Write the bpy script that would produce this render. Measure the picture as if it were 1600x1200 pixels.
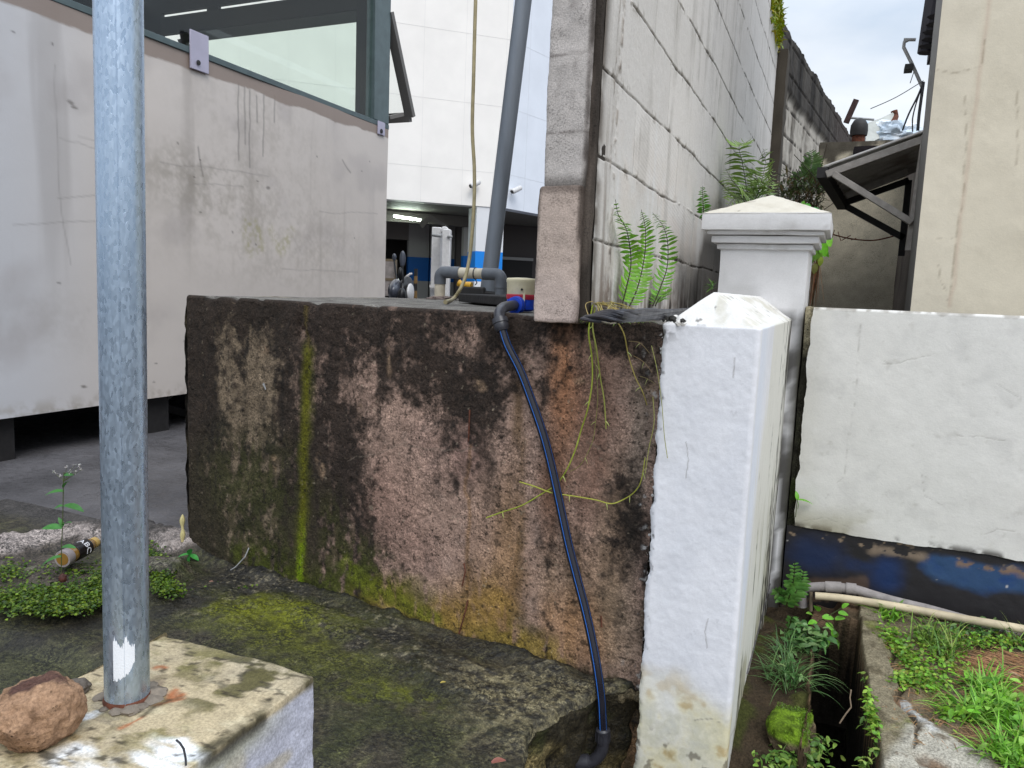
import bpy, math, random
import numpy as np
from mathutils import Vector
R = math.radians
scene = bpy.context.scene
for o in list(bpy.data.objects): bpy.data.objects.remove(o)

# ------------------------------------------------------------------ camera
F = 1180.0
def hor(x): return 454 + 0.04*(x-800)
def nrm(v):
    v = np.array(v, float); return v/np.linalg.norm(v)
_up = nrm((0.04, 1, 146/F)); _yd = nrm((516, -(hor(1316)-600), -F)); _xd = np.cross(_yd, _up)
M = np.array([_xd, _yd, _up]); CAM = np.array([0, 0, 1.0]); FW = M@np.array([0, 0, -1.0])
def ray(px, py): return M@np.array([px-800, 600-py, -F])
def Pz(px, py, z=0.0): r = ray(px, py); return CAM+(z-CAM[2])/r[2]*r
def PX(px, py, x): r = ray(px, py); return CAM+(x/r[0])*r
def PY(px, py, y): r = ray(px, py); return CAM+(y/r[1])*r
def Pp(px, py, p, n): r = ray(px, py); return CAM+r*((np.array(p)-CAM)@n)/(r@n)
cam = bpy.data.cameras.new("camera"); co = bpy.data.objects.new("camera", cam)
scene.collection.objects.link(co); scene.camera = co
from mathutils import Matrix
m4 = Matrix([[*M[0], 0], [*M[1], 0], [*M[2], 0], [0, 0, 0, 1]]); m4.translation = Vector(CAM); co.matrix_world = m4
cam.sensor_fit = 'HORIZONTAL'; cam.sensor_width = 36; cam.lens = 36*F/1600; cam.clip_start = 0.02; cam.clip_end = 2000
scene.render.resolution_x = 1024; scene.render.resolution_y = 768

# ------------------------------------------------------------------ light
SUN_EL, SUN_AZ = 50, 138   # azimuth from +Y clockwise
w = bpy.data.worlds.new("World"); scene.world = w; w.use_nodes = True
nt = w.node_tree; nt.nodes.clear()
def N(nt, t, **k):
    n = nt.nodes.new(t)
    for a, b in k.items(): setattr(n, a, b)
    return n
out = N(nt, 'ShaderNodeOutputWorld'); bg = N(nt, 'ShaderNodeBackground'); bg.inputs[1].default_value = 0.1
sky = N(nt, 'ShaderNodeTexSky', sky_type='NISHITA', sun_disc=False, sun_elevation=R(SUN_EL), sun_rotation=R(SUN_AZ))
tc = N(nt, 'ShaderNodeTexCoord'); mp = N(nt, 'ShaderNodeMapping'); mp.inputs['Scale'].default_value = (1, 1, 2.2)
sx = N(nt, 'ShaderNodeSeparateXYZ'); zr = N(nt, 'ShaderNodeMapRange'); zr.inputs[1].default_value = .3; zr.inputs[2].default_value = .9; zr.inputs[3].default_value = .80; zr.inputs[4].default_value = 1.9
zs = N(nt, 'ShaderNodeVectorMath', operation='SCALE')
nz = N(nt, 'ShaderNodeTexNoise'); nz.inputs['Scale'].default_value = 3.1; nz.inputs['Detail'].default_value = 6; nz.inputs['Roughness'].default_value = .5
cr = N(nt, 'ShaderNodeValToRGB'); cr.color_ramp.elements[0].position = .38; cr.color_ramp.elements[0].color = (5.3, 6.2, 7.4, 1)
cr.color_ramp.elements[1].position = .66; cr.color_ramp.elements[1].color = (8.6, 8.9, 9.2, 1)
mx = N(nt, 'ShaderNodeMixRGB'); mx.inputs[0].default_value = .86
L = nt.links.new
L(tc.outputs['Generated'], mp.inputs[0]); L(mp.outputs[0], nz.inputs[0]); L(nz.outputs[0], cr.inputs[0])
L(tc.outputs['Generated'], sx.inputs[0]); L(sx.outputs[2], zr.inputs[0]); L(cr.outputs[0], zs.inputs[0]); L(zr.outputs[0], zs.inputs['Scale'])
L(sky.outputs[0], mx.inputs[1]); L(zs.outputs[0], mx.inputs[2]); L(mx.outputs[0], bg.inputs[0]); L(bg.outputs[0], out.inputs[0])
sd = bpy.data.lights.new("sun", 'SUN'); sd.energy = 1.0; sd.angle = R(32); sd.color = (1, .97, .93)
so = bpy.data.objects.new("sun", sd); scene.collection.objects.link(so)
az = R(SUN_AZ); sdir = Vector((math.sin(az)*math.cos(R(SUN_EL)), math.cos(az)*math.cos(R(SUN_EL)), math.sin(R(SUN_EL))))
so.rotation_euler = sdir.to_track_quat('Z', 'Y').to_euler(); so.location = (3, -4, 8)
vs = scene.view_settings; vs.view_transform = 'Standard'; vs.look = 'None'; vs.gamma = 1; vs.exposure = 0.62

# ------------------------------------------------------------------ numpy noise
def _h(ix, iy, iz, s):
    n = (ix*374761393+iy*668265263+iz*2147483647+s*1274126177) & 0xffffffff
    n = ((n ^ (n >> 13))*1274126177) & 0xffffffff
    n = ((n ^ (n >> 16))*2246822519) & 0xffffffff
    return ((n ^ (n >> 15)) & 0xffffff)/float(0xffffff)
def vnoise(P, s=0):
    P = np.asarray(P, float); i = np.floor(P).astype(np.int64); f = P-i; f = f*f*(3-2*f)
    r = 0
    for a in (0, 1):
        wx = f[..., 0] if a else 1-f[..., 0]
        for b in (0, 1):
            wy = f[..., 1] if b else 1-f[..., 1]
            for c in (0, 1):
                wz = f[..., 2] if c else 1-f[..., 2]
                r = r+wx*wy*wz*_h(i[..., 0]+a, i[..., 1]+b, i[..., 2]+c, s)
    return r*2-1
def fbm(P, sc, oc=4, s=0, ro=.5):
    P = np.asarray(P, float)*sc; r = 0; a = 1.0; t = 0
    for k in range(oc):
        r = r+a*vnoise(P+17.3*k, s+k*7); t += a; a *= ro; P = P*2.03
    return r/t*1.6
def sm(x, a, b):
    t = np.clip((x-a)/(b-a), 0, 1); return t*t*(3-2*t)
def S(r, g, b):
    c = np.array([r, g, b], float)/255.0
    return np.where(c <= .04045, c/12.92, ((c+.055)/1.055)**2.4)
def mixc(c, col, m): return c*(1-m[..., None])+np.asarray(col)*m[..., None]

# ------------------------------------------------------------------ objects
C = scene.collection
_loc = {}
def tag(o, label=None, cat=None, group=None, kind=None):
    if label: o['label'] = label
    if cat: o['category'] = cat
    if group: o['group'] = group
    if kind: o['kind'] = kind
    return o
def thing(name, label, cat, loc=(0, 0, 0), group=None):
    o = bpy.data.objects.new(name, None); C.objects.link(o); o.location = loc; o.empty_display_size = .05
    _loc[o.name] = np.array(loc, float)
    return tag(o, label, cat, group, 'thing')
def mesh_obj(name, V, Fc, mat, parent=None, col=None, smooth=True, sharp=None, loc=None):
    V = np.asarray(V, float)
    L0 = _loc[parent.name] if parent is not None else (np.array(loc, float) if loc is not None else np.zeros(3))
    me = bpy.data.meshes.new(name); Vl = V-L0
    if isinstance(Fc, np.ndarray):
        n = len(Fc); k = Fc.shape[1]
        me.vertices.add(len(Vl)); me.vertices.foreach_set('co', Vl.ravel())
        me.loops.add(n*k); me.loops.foreach_set('vertex_index', Fc.ravel().astype(np.int32))
        me.polygons.add(n); me.polygons.foreach_set('loop_start', np.arange(n, dtype=np.int32)*k)
        me.polygons.foreach_set('loop_total', np.full(n, k, dtype=np.int32)); me.update(calc_edges=True)
    else:
        me.from_pydata([tuple(v) for v in Vl], [], Fc)
    if col is not None:
        ca = me.color_attributes.new('Col', 'FLOAT_COLOR', 'POINT')
        cc = np.ones((len(V), 4)); cc[:, :3] = np.clip(np.asarray(col).reshape(-1, 3), 0, 1); ca.data.foreach_set('color', cc.ravel())
    me.polygons.foreach_set('use_smooth', np.full(len(me.polygons), bool(smooth)))
    if sharp: me.set_sharp_from_angle(angle=R(sharp))
    me.materials.append(mat)
    o = bpy.data.objects.new(name, me); C.objects.link(o)
    if parent is not None: o.parent = parent; _loc[o.name] = L0
    else: o.location = L0; _loc[o.name] = L0
    return o
def gridf(nv, nu, off=0):
    i = np.arange(nv-1)[:, None]*nu+np.arange(nu-1)[None, :]
    return np.stack([i, i+1, i+nu+1, i+nu], -1).reshape(-1, 4)+off
def grid_obj(name, P, col, mat, parent=None, loc=None):
    nv, nu = P.shape[:2]
    return mesh_obj(name, P.reshape(-1, 3), gridf(nv, nu), mat, parent, None if col is None else col.reshape(-1, 3), loc=loc)

class MB:
    def __init__(s): s.v = []; s.f = []; s.c = []; s.n = 0
    def add(s, V, Fs, col=(.5, .5, .5)):
        V = np.asarray(V, float).reshape(-1, 3); s.v.append(V); col = np.asarray(col, float)
        s.c.append(np.broadcast_to(col, V.shape) if col.ndim == 1 else col)
        s.f += [tuple(int(i)+s.n for i in f) for f in Fs]; s.n += len(V); return s
    def box(s, x0, x1, y0, y1, z0, z1, col=(.5, .5, .5)):
        return s.hexa([(x0, y0, z0), (x1, y0, z0), (x1, y1, z0), (x0, y1, z0), (x0, y0, z1), (x1, y0, z1), (x1, y1, z1), (x0, y1, z1)], col)
    def hexa(s, P, col=(.5, .5, .5)):
        return s.add(P, [(0, 3, 2, 1), (4, 5, 6, 7), (0, 1, 5, 4), (1, 2, 6, 5), (2, 3, 7, 6), (3, 0, 4, 7)], col)
    def bar(s, a, b, w, h, up=(0, 0, 1), col=(.5, .5, .5)):
        a = np.array(a, float); b = np.array(b, float); d = nrm(b-a); x = nrm(np.cross(d, up)); y = np.cross(x, d)
        P = [e+sx*x*w/2+sy*y*h/2 for e in (a, b) for sx, sy in ((-1, -1), (1, -1), (1, 1), (-1, 1))]
        return s.add(P, [(0, 1, 2, 3), (7, 6, 5, 4), (0, 4, 5, 1), (1, 5, 6, 2), (2, 6, 7, 3), (3, 7, 4, 0)], col)
    def tube(s, pts, r, seg=12, cap=True, col=(.5, .5, .5)):
        pts = [np.array(p, float) for p in pts]; n = len(pts)
        rr = [r]*n if np.isscalar(r) else list(r)
        V = []; t0 = nrm(pts[1]-pts[0]); a = np.cross(t0, (0, 0, 1))
        if np.linalg.norm(a) < .05: a = np.cross(t0, (0, 1, 0))
        a = nrm(a)
        for i, p in enumerate(pts):
            t = nrm(pts[min(i+1, n-1)]-pts[max(i-1, 0)]); a = nrm(a-t*(a@t)); b = np.cross(t, a)
            for k in range(seg):
                an = 2*math.pi*k/seg; V.append(p+rr[i]*(math.cos(an)*a+math.sin(an)*b))
        Fs = [(i*seg+k, i*seg+(k+1) % seg, (i+1)*seg+(k+1) % seg, (i+1)*seg+k) for i in range(n-1) for k in range(seg)]
        if cap: Fs += [tuple(range(seg))[::-1], tuple((n-1)*seg+k for k in range(seg))]
        return s.add(V, Fs, col)
    def lathe(s, prof, o, ax=(0, 0, 1), seg=24, col=(.5, .5, .5)):
        ax = nrm(ax); a = np.cross(ax, (0, 1, 0) if abs(ax[1]) < .9 else (1, 0, 0)); a = nrm(a); b = np.cross(ax, a); o = np.array(o, float)
        V = [o+ax*h+r*(math.cos(2*math.pi*k/seg)*a+math.sin(2*math.pi*k/seg)*b) for r, h in prof for k in range(seg)]
        n = len(prof)
        Fs = [(i*seg+k, i*seg+(k+1) % seg, (i+1)*seg+(k+1) % seg, (i+1)*seg+k) for i in range(n-1) for k in range(seg)]
        Fs += [tuple(range(seg))[::-1], tuple((n-1)*seg+k for k in range(seg))]
        return s.add(V, Fs, col)
    def leaf(s, p, d, up, ln, w, col, bend=.3, n=4, prof=None, fold=.15):
        p = np.array(p, float); d = nrm(d); x = np.cross(d, up)
        if np.linalg.norm(x) < 1e-3: x = np.cross(d, (1, .3, 0))
        x = nrm(x); up = np.cross(x, d); V = []
        for i in range(n+1):
            t = i/n; ww = w*.5*((math.sin(math.pi*min(.97, t*.86+.1)))**.8 if prof is None else prof(t))
            c = p+d*ln*t*(1-.12*bend*t)-up*ln*bend*t*t; V += [c-x*ww+up*ww*fold*2, c, c+x*ww+up*ww*fold*2]
        Fs = []
        for i in range(n):
            k = i*3; Fs += [(k, k+1, k+4, k+3), (k+1, k+2, k+5, k+4)]
        return s.add(V, Fs, col)
    def blade(s, p, d, ln, w, col, droop=.5, n=5):
        p = np.array(p, float); d = nrm(d); h = nrm((d[0]+1e-4, d[1], 0)); x = np.cross(h, (0, 0, 1)); V = []
        cur = p.copy(); st = ln/n; dd = d.copy()
        for i in range(n+1):
            ww = w*.5*(1-(i/n)**1.6)+.0002; V += [cur-x*ww, cur+x*ww]
            dd = nrm(dd+np.array([h[0]*.25, h[1]*.25, -.55])*droop*(i+1)/n); cur = cur+dd*st
        return s.add(V, [(2*i, 2*i+1, 2*i+3, 2*i+2) for i in range(n)], col)
    def build(s, name, mat, parent=None, smooth=True, sharp=35, bevel=0, loc=None):
        V = np.concatenate(s.v); c = np.concatenate(s.c)
        o = mesh_obj(name, V, s.f, mat, parent, c, smooth, sharp, loc)
        if bevel:
            b = o.modifiers.new('bevel', 'BEVEL'); b.width = bevel; b.segments = 2; b.limit_method = 'ANGLE'; b.angle_limit = R(40)
        return o
def rbox(lo, hi, r, res, amp=0.0, seed=0, fn=None, freq=9, coarse=0.0):
    """rounded rough box -> verts, quad faces"""
    lo = np.array(lo, float); hi = np.array(hi, float); Vs = []; Fs = []; off = 0; c = (lo+hi)/2
    for ax in range(3):
        for sgn in (0, 1):
            a, b = [i for i in range(3) if i != ax]
            na = max(2, int((hi[a]-lo[a])/res)+2); nb = max(2, int((hi[b]-lo[b])/res)+2)
            A, B = np.meshgrid(np.linspace(lo[a], hi[a], na), np.linspace(lo[b], hi[b], nb))
            P = np.zeros(A.shape+(3,)); P[..., a] = A; P[..., b] = B; P[..., ax] = hi[ax] if sgn else lo[ax]
            q = np.clip(P, lo+r, hi-r); d = P-q; ln = np.linalg.norm(d, axis=-1, keepdims=True); P = q+d/np.maximum(ln, 1e-9)*r
            f = gridf(nb, na, off)
            flip = (sgn == 1) != (ax != 1)
            if flip: f = f[:, ::-1]
            Vs.append(P.reshape(-1, 3)); Fs.append(f); off += na*nb
    V = np.concatenate(Vs); Fa = np.concatenate(Fs)
    if amp:
        V = V+np.stack([fbm(V, freq, 4, seed+k*31) for k in range(3)], -1)*amp
    if coarse:
        V = V+np.stack([fbm(V, freq/4, 2, seed+5+k*31) for k in range(3)], -1)*coarse
    if fn is not None: V = fn(V)
    return V, Fa

# ------------------------------------------------------------------ materials
_m = {}
def mat(name, color=None, rough=.7, metal=0.0, bump=(), var=0.0, varsc=8, attr=False, spec=.4, fine=0.0, finesc=180, pits=0.0, pitsc=60, trans=0.0, emit=None, stretch=None, coat=0.0, rvar=0.0, speck=None):
    if name in _m: return _m[name]
    m = bpy.data.materials.new(name); m.use_nodes = True; nt = m.node_tree; nt.nodes.clear(); L = nt.links.new
    out = N(nt, 'ShaderNodeOutputMaterial'); b = N(nt, 'ShaderNodeBsdfPrincipled'); L(b.outputs[0], out.inputs[0])
    tc = N(nt, 'ShaderNodeTexCoord'); vec = tc.outputs['Object']
    if stretch:
        mp = N(nt, 'ShaderNodeMapping'); mp.inputs['Scale'].default_value = stretch; L(vec, mp.inputs[0]); vec2 = mp.outputs[0]
    else: vec2 = vec
    def noise(sc, det=4, v=vec, ro=.55):
        n = N(nt, 'ShaderNodeTexNoise'); n.inputs['Scale'].default_value = sc; n.inputs['Detail'].default_value = det; n.inputs['Roughness'].default_value = ro
        L(v, n.inputs['Vector']); return n.outputs[0]
    def mul(c, f, sc, amt, v):
        mr = N(nt, 'ShaderNodeMapRange'); L(f, mr.inputs[0]); mr.inputs[1].default_value = .36; mr.inputs[2].default_value = .64
        mr.inputs[3].default_value = 1-amt; mr.inputs[4].default_value = 1+amt
        x = N(nt, 'ShaderNodeVectorMath', operation='SCALE'); L(c, x.inputs[0]); L(mr.outputs[0], x.inputs['Scale']); return x.outputs[0]
    if attr:
        a = N(nt, 'ShaderNodeAttribute', attribute_name='Col'); c = a.outputs['Color']
    else:
        a = N(nt, 'ShaderNodeRGB'); a.outputs[0].default_value = (*color, 1); c = a.outputs[0]
    if var: c = mul(c, noise(varsc, 5, vec2), varsc, var, vec)
    if fine: c = mul(c, noise(finesc, 3, vec, .7), finesc, fine, vec)
    for (ssc, lo, hi, mult, pn) in (speck or ()):
        f_ = noise(ssc, 3, vec2, .75); mr = N(nt, 'ShaderNodeMapRange'); L(f_, mr.inputs[0]); mr.inputs[1].default_value = lo; mr.inputs[2].default_value = hi; mr.inputs[3].default_value = 1; mr.inputs[4].default_value = mult
        if pn:
            f2 = noise(pn, 4); m2 = N(nt, 'ShaderNodeMapRange'); L(f2, m2.inputs[0]); m2.inputs[1].default_value = .42; m2.inputs[2].default_value = .58
            mm = N(nt, 'ShaderNodeMix'); L(m2.outputs[0], mm.inputs[0]); mm.inputs[2].default_value = 1; L(mr.outputs[0], mm.inputs[3]); fo = mm.outputs[0]
        else: fo = mr.outputs[0]
        x = N(nt, 'ShaderNodeVectorMath', operation='SCALE'); L(c, x.inputs[0]); L(fo, x.inputs['Scale']); c = x.outputs[0]
    h = None
    if pits:
        v = N(nt, 'ShaderNodeTexVoronoi'); v.inputs['Scale'].default_value = pitsc; L(vec, v.inputs['Vector'])
        nn = noise(9, 3)
        mr = N(nt, 'ShaderNodeMapRange'); L(v.outputs['Distance'], mr.inputs[0]); mr.inputs[1].default_value = .10; mr.inputs[2].default_value = .24; mr.clamp = True
        mr2 = N(nt, 'ShaderNodeMapRange'); L(nn, mr2.inputs[0]); mr2.inputs[1].default_value = .45; mr2.inputs[2].default_value = .6; mr2.inputs[3].default_value = 1; mr2.inputs[4].default_value = 0
        mxx = N(nt, 'ShaderNodeMath', operation='MAXIMUM'); L(mr.outputs[0], mxx.inputs[0]); L(mr2.outputs[0], mxx.inputs[1])
        mr3 = N(nt, 'ShaderNodeMapRange'); L(mxx.outputs[0], mr3.inputs[0]); mr3.inputs[3].default_value = 1-pits; mr3.inputs[4].default_value = 1
        x = N(nt, 'ShaderNodeVectorMath', operation='SCALE'); L(c, x.inputs[0]); L(mr3.outputs[0], x.inputs['Scale']); c = x.outputs[0]
        bp = N(nt, 'ShaderNodeBump'); bp.inputs['Strength'].default_value = .6; bp.inputs['Distance'].default_value = .004; L(mxx.outputs[0], bp.inputs['Height']); h = bp.outputs[0]
    for sc, dist in bump:
        bp = N(nt, 'ShaderNodeBump'); bp.inputs['Strength'].default_value = 1; bp.inputs['Distance'].default_value = dist
        L(noise(sc, 4, vec2), bp.inputs['Height'])
        if h: L(h, bp.inputs['Normal'])
        h = bp.outputs[0]
    if h: L(h, b.inputs['Normal'])
    L(c, b.inputs['Base Color']); b.inputs['Roughness'].default_value = rough; b.inputs['Metallic'].default_value = metal
    if rvar:
        mr = N(nt, 'ShaderNodeMapRange'); L(noise(25, 4), mr.inputs[0]); mr.inputs[1].default_value = .3; mr.inputs[2].default_value = .7
        mr.inputs[3].default_value = max(0.02, rough-rvar); mr.inputs[4].default_value = rough+rvar; L(mr.outputs[0], b.inputs['Roughness'])
    b.inputs['Specular IOR Level'].default_value = spec
    if coat: b.inputs['Coat Weight'].default_value = coat
    if emit: b.inputs['Emission Color'].default_value = (*emit[0], 1); b.inputs['Emission Strength'].default_value = emit[1]
    if trans:
        t = N(nt, 'ShaderNodeBsdfTranslucent'); L(c, t.inputs[0]); ms = N(nt, 'ShaderNodeMixShader'); ms.inputs[0].default_value = trans
        L(b.outputs[0], ms.inputs[1]); L(t.outputs[0], ms.inputs[2]); L(ms.outputs[0], out.inputs[0])
    _m[name] = m; return m
CONC = mat('stained_concrete', attr=True, rough=.9, spec=.25, bump=((35, .004), (140, .0022)), fine=.26, finesc=190, var=.14, varsc=26, pits=.75, pitsc=80, speck=((130, .53, .59, .5, 10), (190, .54, .59, 1.4, 14), (60, .53, .59, .68, 6)))
APRON = mat('mossy_concrete', attr=True, rough=.6, spec=.45, bump=((60, .006), (220, .0025)), fine=.35, finesc=170, var=.22, varsc=38, speck=((120, .50, .53, .28, 9), (150, .53, .57, 1.75, 12), (60, .51, .55, .55, 7), (260, .5, .54, .65, None)))
PAINT = mat('old_white_paint', attr=True, rough=.6, spec=.35, bump=((45, .0005), (120, .0004), (380, .0002)), fine=.03, finesc=200, var=.02, varsc=30)
PLAST = mat('bare_plaster', attr=True, rough=.92, spec=.2, bump=((190, .0012), (420, .0008)), fine=.16, finesc=300, speck=((230, .53, .58, .6, 12),), var=.05, varsc=25)
BLOCK = mat('aerated_block', attr=True, rough=.95, spec=.2, bump=((90, .0012), (300, .0006)), fine=.07, finesc=260)
PANEL = mat('painted_panel', attr=True, rough=.42, spec=.4, bump=((4, .004), (150, .0003)), fine=.015, finesc=300)
SOIL = mat('damp_soil', attr=True, rough=.95, spec=.15, bump=((60, .008), (200, .003)), fine=.35, finesc=190, var=.15, varsc=30)
LEAF = mat('leaf', attr=True, rough=.45, spec=.4, trans=.22, fine=.12, finesc=90)
MATT = mat('matt_tinted', attr=True, rough=.7, fine=.1, finesc=150, bump=((80, .001),))
GLOSS = mat('plastic_tinted', attr=True, rough=.35, fine=.05, finesc=120, rvar=.1)
def simple(name, c, **k): return mat(name, color=tuple(c), **k)
BLACKPL = simple('black_plastic', S(52, 52, 58), rough=.38, spec=.5, bump=((150, .0004),), var=.15, varsc=60, rvar=.1)
GREYPVC = simple('grey_pvc', S(92, 96, 102), rough=.5, bump=((120, .0004),), var=.12, varsc=20, rvar=.1)
CREAMPVC = simple('cream_pvc', S(190, 180, 160), rough=.5, var=.12, varsc=30)
DARKMET = simple('dark_metal', S(38, 36, 36), rough=.6, var=.2, varsc=30)
GREYMET = simple('grey_painted_metal', S(150, 150, 150), rough=.5, var=.12, varsc=40)
RUST = simple('rust', S(95, 55, 40), rough=.9, var=.3, varsc=60, bump=((120, .001),))
FRAME = simple('teal_grey_frame', S(82, 96, 98), rough=.4, var=.1, varsc=12)
WHITEMET = simple('white_painted_metal', S(205, 203, 202), rough=.5, var=.06, varsc=30)

def rbf(px, py, tab, sig):
    """tab: list of (x,y,val); gaussian weighted average"""
    num = np.zeros(px.shape); den = np.full(px.shape, 1e-9)
    for x, y, v in tab:
        wgt = np.exp(-(((px-x)**2+(py-y)**2)/(2*sig*sig))); num += wgt*v; den += wgt
    return num/den
class Face2:
    """paint layers laid out in a surface's own metric coordinates (u along, v up); anchors given as points on it"""
    def __init__(s, U, V, P, wamp=.012, wf=14, seed=0):
        s.U = U+fbm(P, wf, 4, seed+3)*wamp; s.V = V+fbm(P, wf, 4, seed+9)*wamp*1.3; s.P = P; s.seed = seed
    def ell(s, c, ru, rv, soft=.5, rot=0.0):
        du = s.U-c[0]; dv = s.V-c[1]; cs, sn = math.cos(rot), math.sin(rot)
        d = np.sqrt(((du*cs+dv*sn)/ru)**2+((-du*sn+dv*cs)/rv)**2); return 1-sm(d, 1-soft, 1+soft)
    def band(s, pts, w, soft=.5):
        best = np.full(s.U.shape, 1e9)
        for (a, b) in zip(pts[:-1], pts[1:]):
            a = np.array(a[:2]); b = np.array(b[:2]); d = b-a; l2 = d@d+1e-12
            t = np.clip(((s.U-a[0])*d[0]+(s.V-a[1])*d[1])/l2, 0, 1)
            best = np.minimum(best, np.hypot(s.U-a[0]-t*d[0], s.V-a[1]-t*d[1]))
        return 1-sm(best/w, 1-soft, 1+soft)

# ================================================================== SETTING
rnd = random.Random(7)
# far ground (lowest level)
gx = mesh_obj('ground', [(-300, -40, -.42), (300, -40, -.42), (300, 400, -.42), (-300, 400, -.42)], [(0, 1, 2, 3)], simple('earth', S(70, 62, 52), rough=.95, var=.3, varsc=3, bump=((40, .01),)))
tag(gx, kind='structure')
# street level behind
A0 = np.array([-2.12, 1.98, 0]); B0 = np.array([-.385, 1.795, 0]); SD = nrm(B0-A0); SN = np.array([SD[1], -SD[0], 0])
SLEN = np.linalg.norm(B0-A0)
STREET = mat('street_concrete', color=tuple(S(84, 82, 84)), rough=.5, spec=.45, bump=((30, .004), (160, .001)), var=.35, varsc=2.2, fine=.15, finesc=120, stretch=(1, 1, 1), rvar=.2)
nu, nv = 240, 240
xs = np.linspace(-9, -.15, nu); ys = 2.06+(np.linspace(0, 1, nv)**2)*8.5
X, Y = np.meshgrid(xs, ys); Pg = np.stack([X, Y, np.zeros_like(X)], -1); Pg[..., 2] = fbm(Pg, 1.3, 3, 4)*.008-.012
Pg[..., 2] = np.where(X > -.5, np.minimum(Pg[..., 2], -.012-.0*X), Pg[..., 2])
o = grid_obj('street', Pg, None, STREET); tag(o, kind='structure')
o = mesh_obj('road', [(-120, 10.5, -.016), (60, 10.5, -.016), (60, 200, -.016), (-120, 200, -.016), (-120, -10, -.016), (-8.98, -10, -.016), (-8.98, 10.5, -.016)], [(0, 1, 2, 3), (4, 5, 6, 0)], STREET); tag(o, kind='structure')
# ---- apron at the foot of the slab
bd = [Pz(1000, 1082), Pz(935, 1086), Pz(890, 1106), Pz(832, 1146), Pz(815, 1200), Pz(790, 1330)]
bY = np.array([p[1] for p in bd])[::-1]; bX = np.array([p[0] for p in bd])[::-1]
nu, nv = 820, 440
ys = np.linspace(.3, 2.1, nv); s_ = np.linspace(0, 1, nu)
X = np.zeros((nv, nu)); Y = np.repeat(ys[:, None], nu, 1)
for j in range(nv):
    xr = np.interp(ys[j], bY, bX)+.006*vnoise(np.array([[ys[j]*35, 0, 0]]))[0]+.012*vnoise(np.array([[ys[j]*9, 3, 0]]))[0]; X[j] = -3.3+(xr+3.3)*s_
P = np.stack([X, Y, X*0], -1)
fc = Face2(X, Y, P, .03, 9, 11)
q = lambda x, y: Pz(x, y)[:2]
n1 = fbm(P, 12, 5, 21); n2 = fbm(P, 45, 4, 22); n3 = fbm(P, 3, 3, 23)
# cement heap
mound = np.clip(fc.band([q(-120, 900), q(0, 865), q(90, 850), q(200, 840), q(285, 862)], .09, .6)+.6*fc.ell(q(250, 900), .10, .09)+.5*fc.ell(q(60, 895), .2, .1), 0, 1)
coarse = np.clip(fc.band([q(380, 905), q(480, 955), q(620, 1010), q(740, 1060), q(900, 1090)], .085, .45)+fc.ell(q(330, 945), .22, .13)*.9+fc.ell(q(820, 1090), .17, .16)*.8, 0, 1)
weedy = np.clip(fc.band([q(-40, 930), q(60, 925), q(150, 915), q(260, 900)], .11, .5), 0, 1)
lowl = sm(-(Y-1.30-.12*(X+2)), -.02, .06)*sm(-(X+1.35), -.2, .25)
n4 = fbm(P, 130, 3, 28); Z = .055*mound*(1+.35*n1)+.002*n4*(coarse+.3)+.012*coarse*(1+.5*n1)+.004*n3+.0025*n2*(coarse+mound+.25)+.02*weedy-.03*lowl+.0015*n1
Z += .022*sm(Y-(1.98+(X+2.12)*(1.795-1.98)/1.735), -.08, .0)*(X > -2.1)*(1+.6*n1)
edge = sm(s_[None, :]*np.ones_like(X), .996, 1.0); Z -= .02*edge
P[..., 2] = Z
col = np.ones(P.shape)*S(66, 60, 46)
moss = sm(n1+.5*n3, -.5, .6)
col = mixc(col, S(70, 72, 34), moss*.5); col = mixc(col, S(40, 38, 28), sm(n2+.4*n1, .0, .8)*.7); g80 = fbm(P, 110, 3, 27); col = mixc(col, S(26, 24, 18), sm(g80, .15, .5)*.7); col = mixc(col, S(112, 108, 78), sm(-g80, .4, .8)*.3)
str_ = fbm(P*np.array([1, .25, 1]), 45, 3, 31); col = mixc(col, S(110, 110, 70), sm(str_, .25, 1.0)*.35)
col = mixc(col, S(54, 50, 42), coarse*.85); col = mixc(col, S(26, 24, 21), coarse*sm(n2+n1*.6, -.25, .6)*.8); col = mixc(col, S(146, 136, 110), coarse*sm(fbm(P, 95, 3, 24), .35, .65)*.6)
right = np.clip(fc.band([q(760, 1060), q(850, 1095), q(920, 1085)], .09, .7)+.8*fc.ell(q(790, 1130), .1, .1, .8), 0, 1); col = mixc(col, S(142, 132, 100), right*sm(fbm(P, 75, 3, 25), -.5, .3)*.8); col = mixc(col, S(40, 38, 30), right*sm(fbm(P, 48, 3, 29), .25, .6)*.6); contact_shade = sm(Y-(1.98+(X+2.12)*(1.795-1.98)/1.735), -.022, -.004)*(X > -2.1); col = mixc(col, S(20, 18, 15), contact_shade*sm(n2+n1, -.6, .2)*.85); Z_e = 0  # last mix paints a contact shadow where the apron meets the slab
ym = 1.1*fc.ell(q(425, 962), .17, .08, .9)+.8*fc.ell(q(620, 1085), .12, .05, .8)*sm(n2, -.5, .6)+.5*fc.ell(q(450, 1000), .3, .16, .9)*sm(n1, -.6, .5); col = mixc(col, S(116, 120, 18), np.clip(ym*.85, 0, .9)*sm(n2+.3*g80+.6, -.5, .5))
dg = fc.ell(q(560, 1130), .25, .2, .8); col = mixc(col, S(60, 66, 26), dg*.45*sm(n1, -.5, .7))
col = mixc(col, S(88, 78, 70), sm(X*0+mound+weedy*.6, .2, .6)*.85); col = mixc(col, S(176, 164, 158), sm(mound*(1+.5*n1)+.12*n2, .45, .8)*.9)
col = mixc(col, S(70, 60, 50), sm(mound, .3, .6)*sm(n2+n1, .5, 1.2)*.8)
col = mixc(col, S(66, 78, 24), weedy*sm(n1+.3*n2, -.3, .5)*.7)
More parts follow.
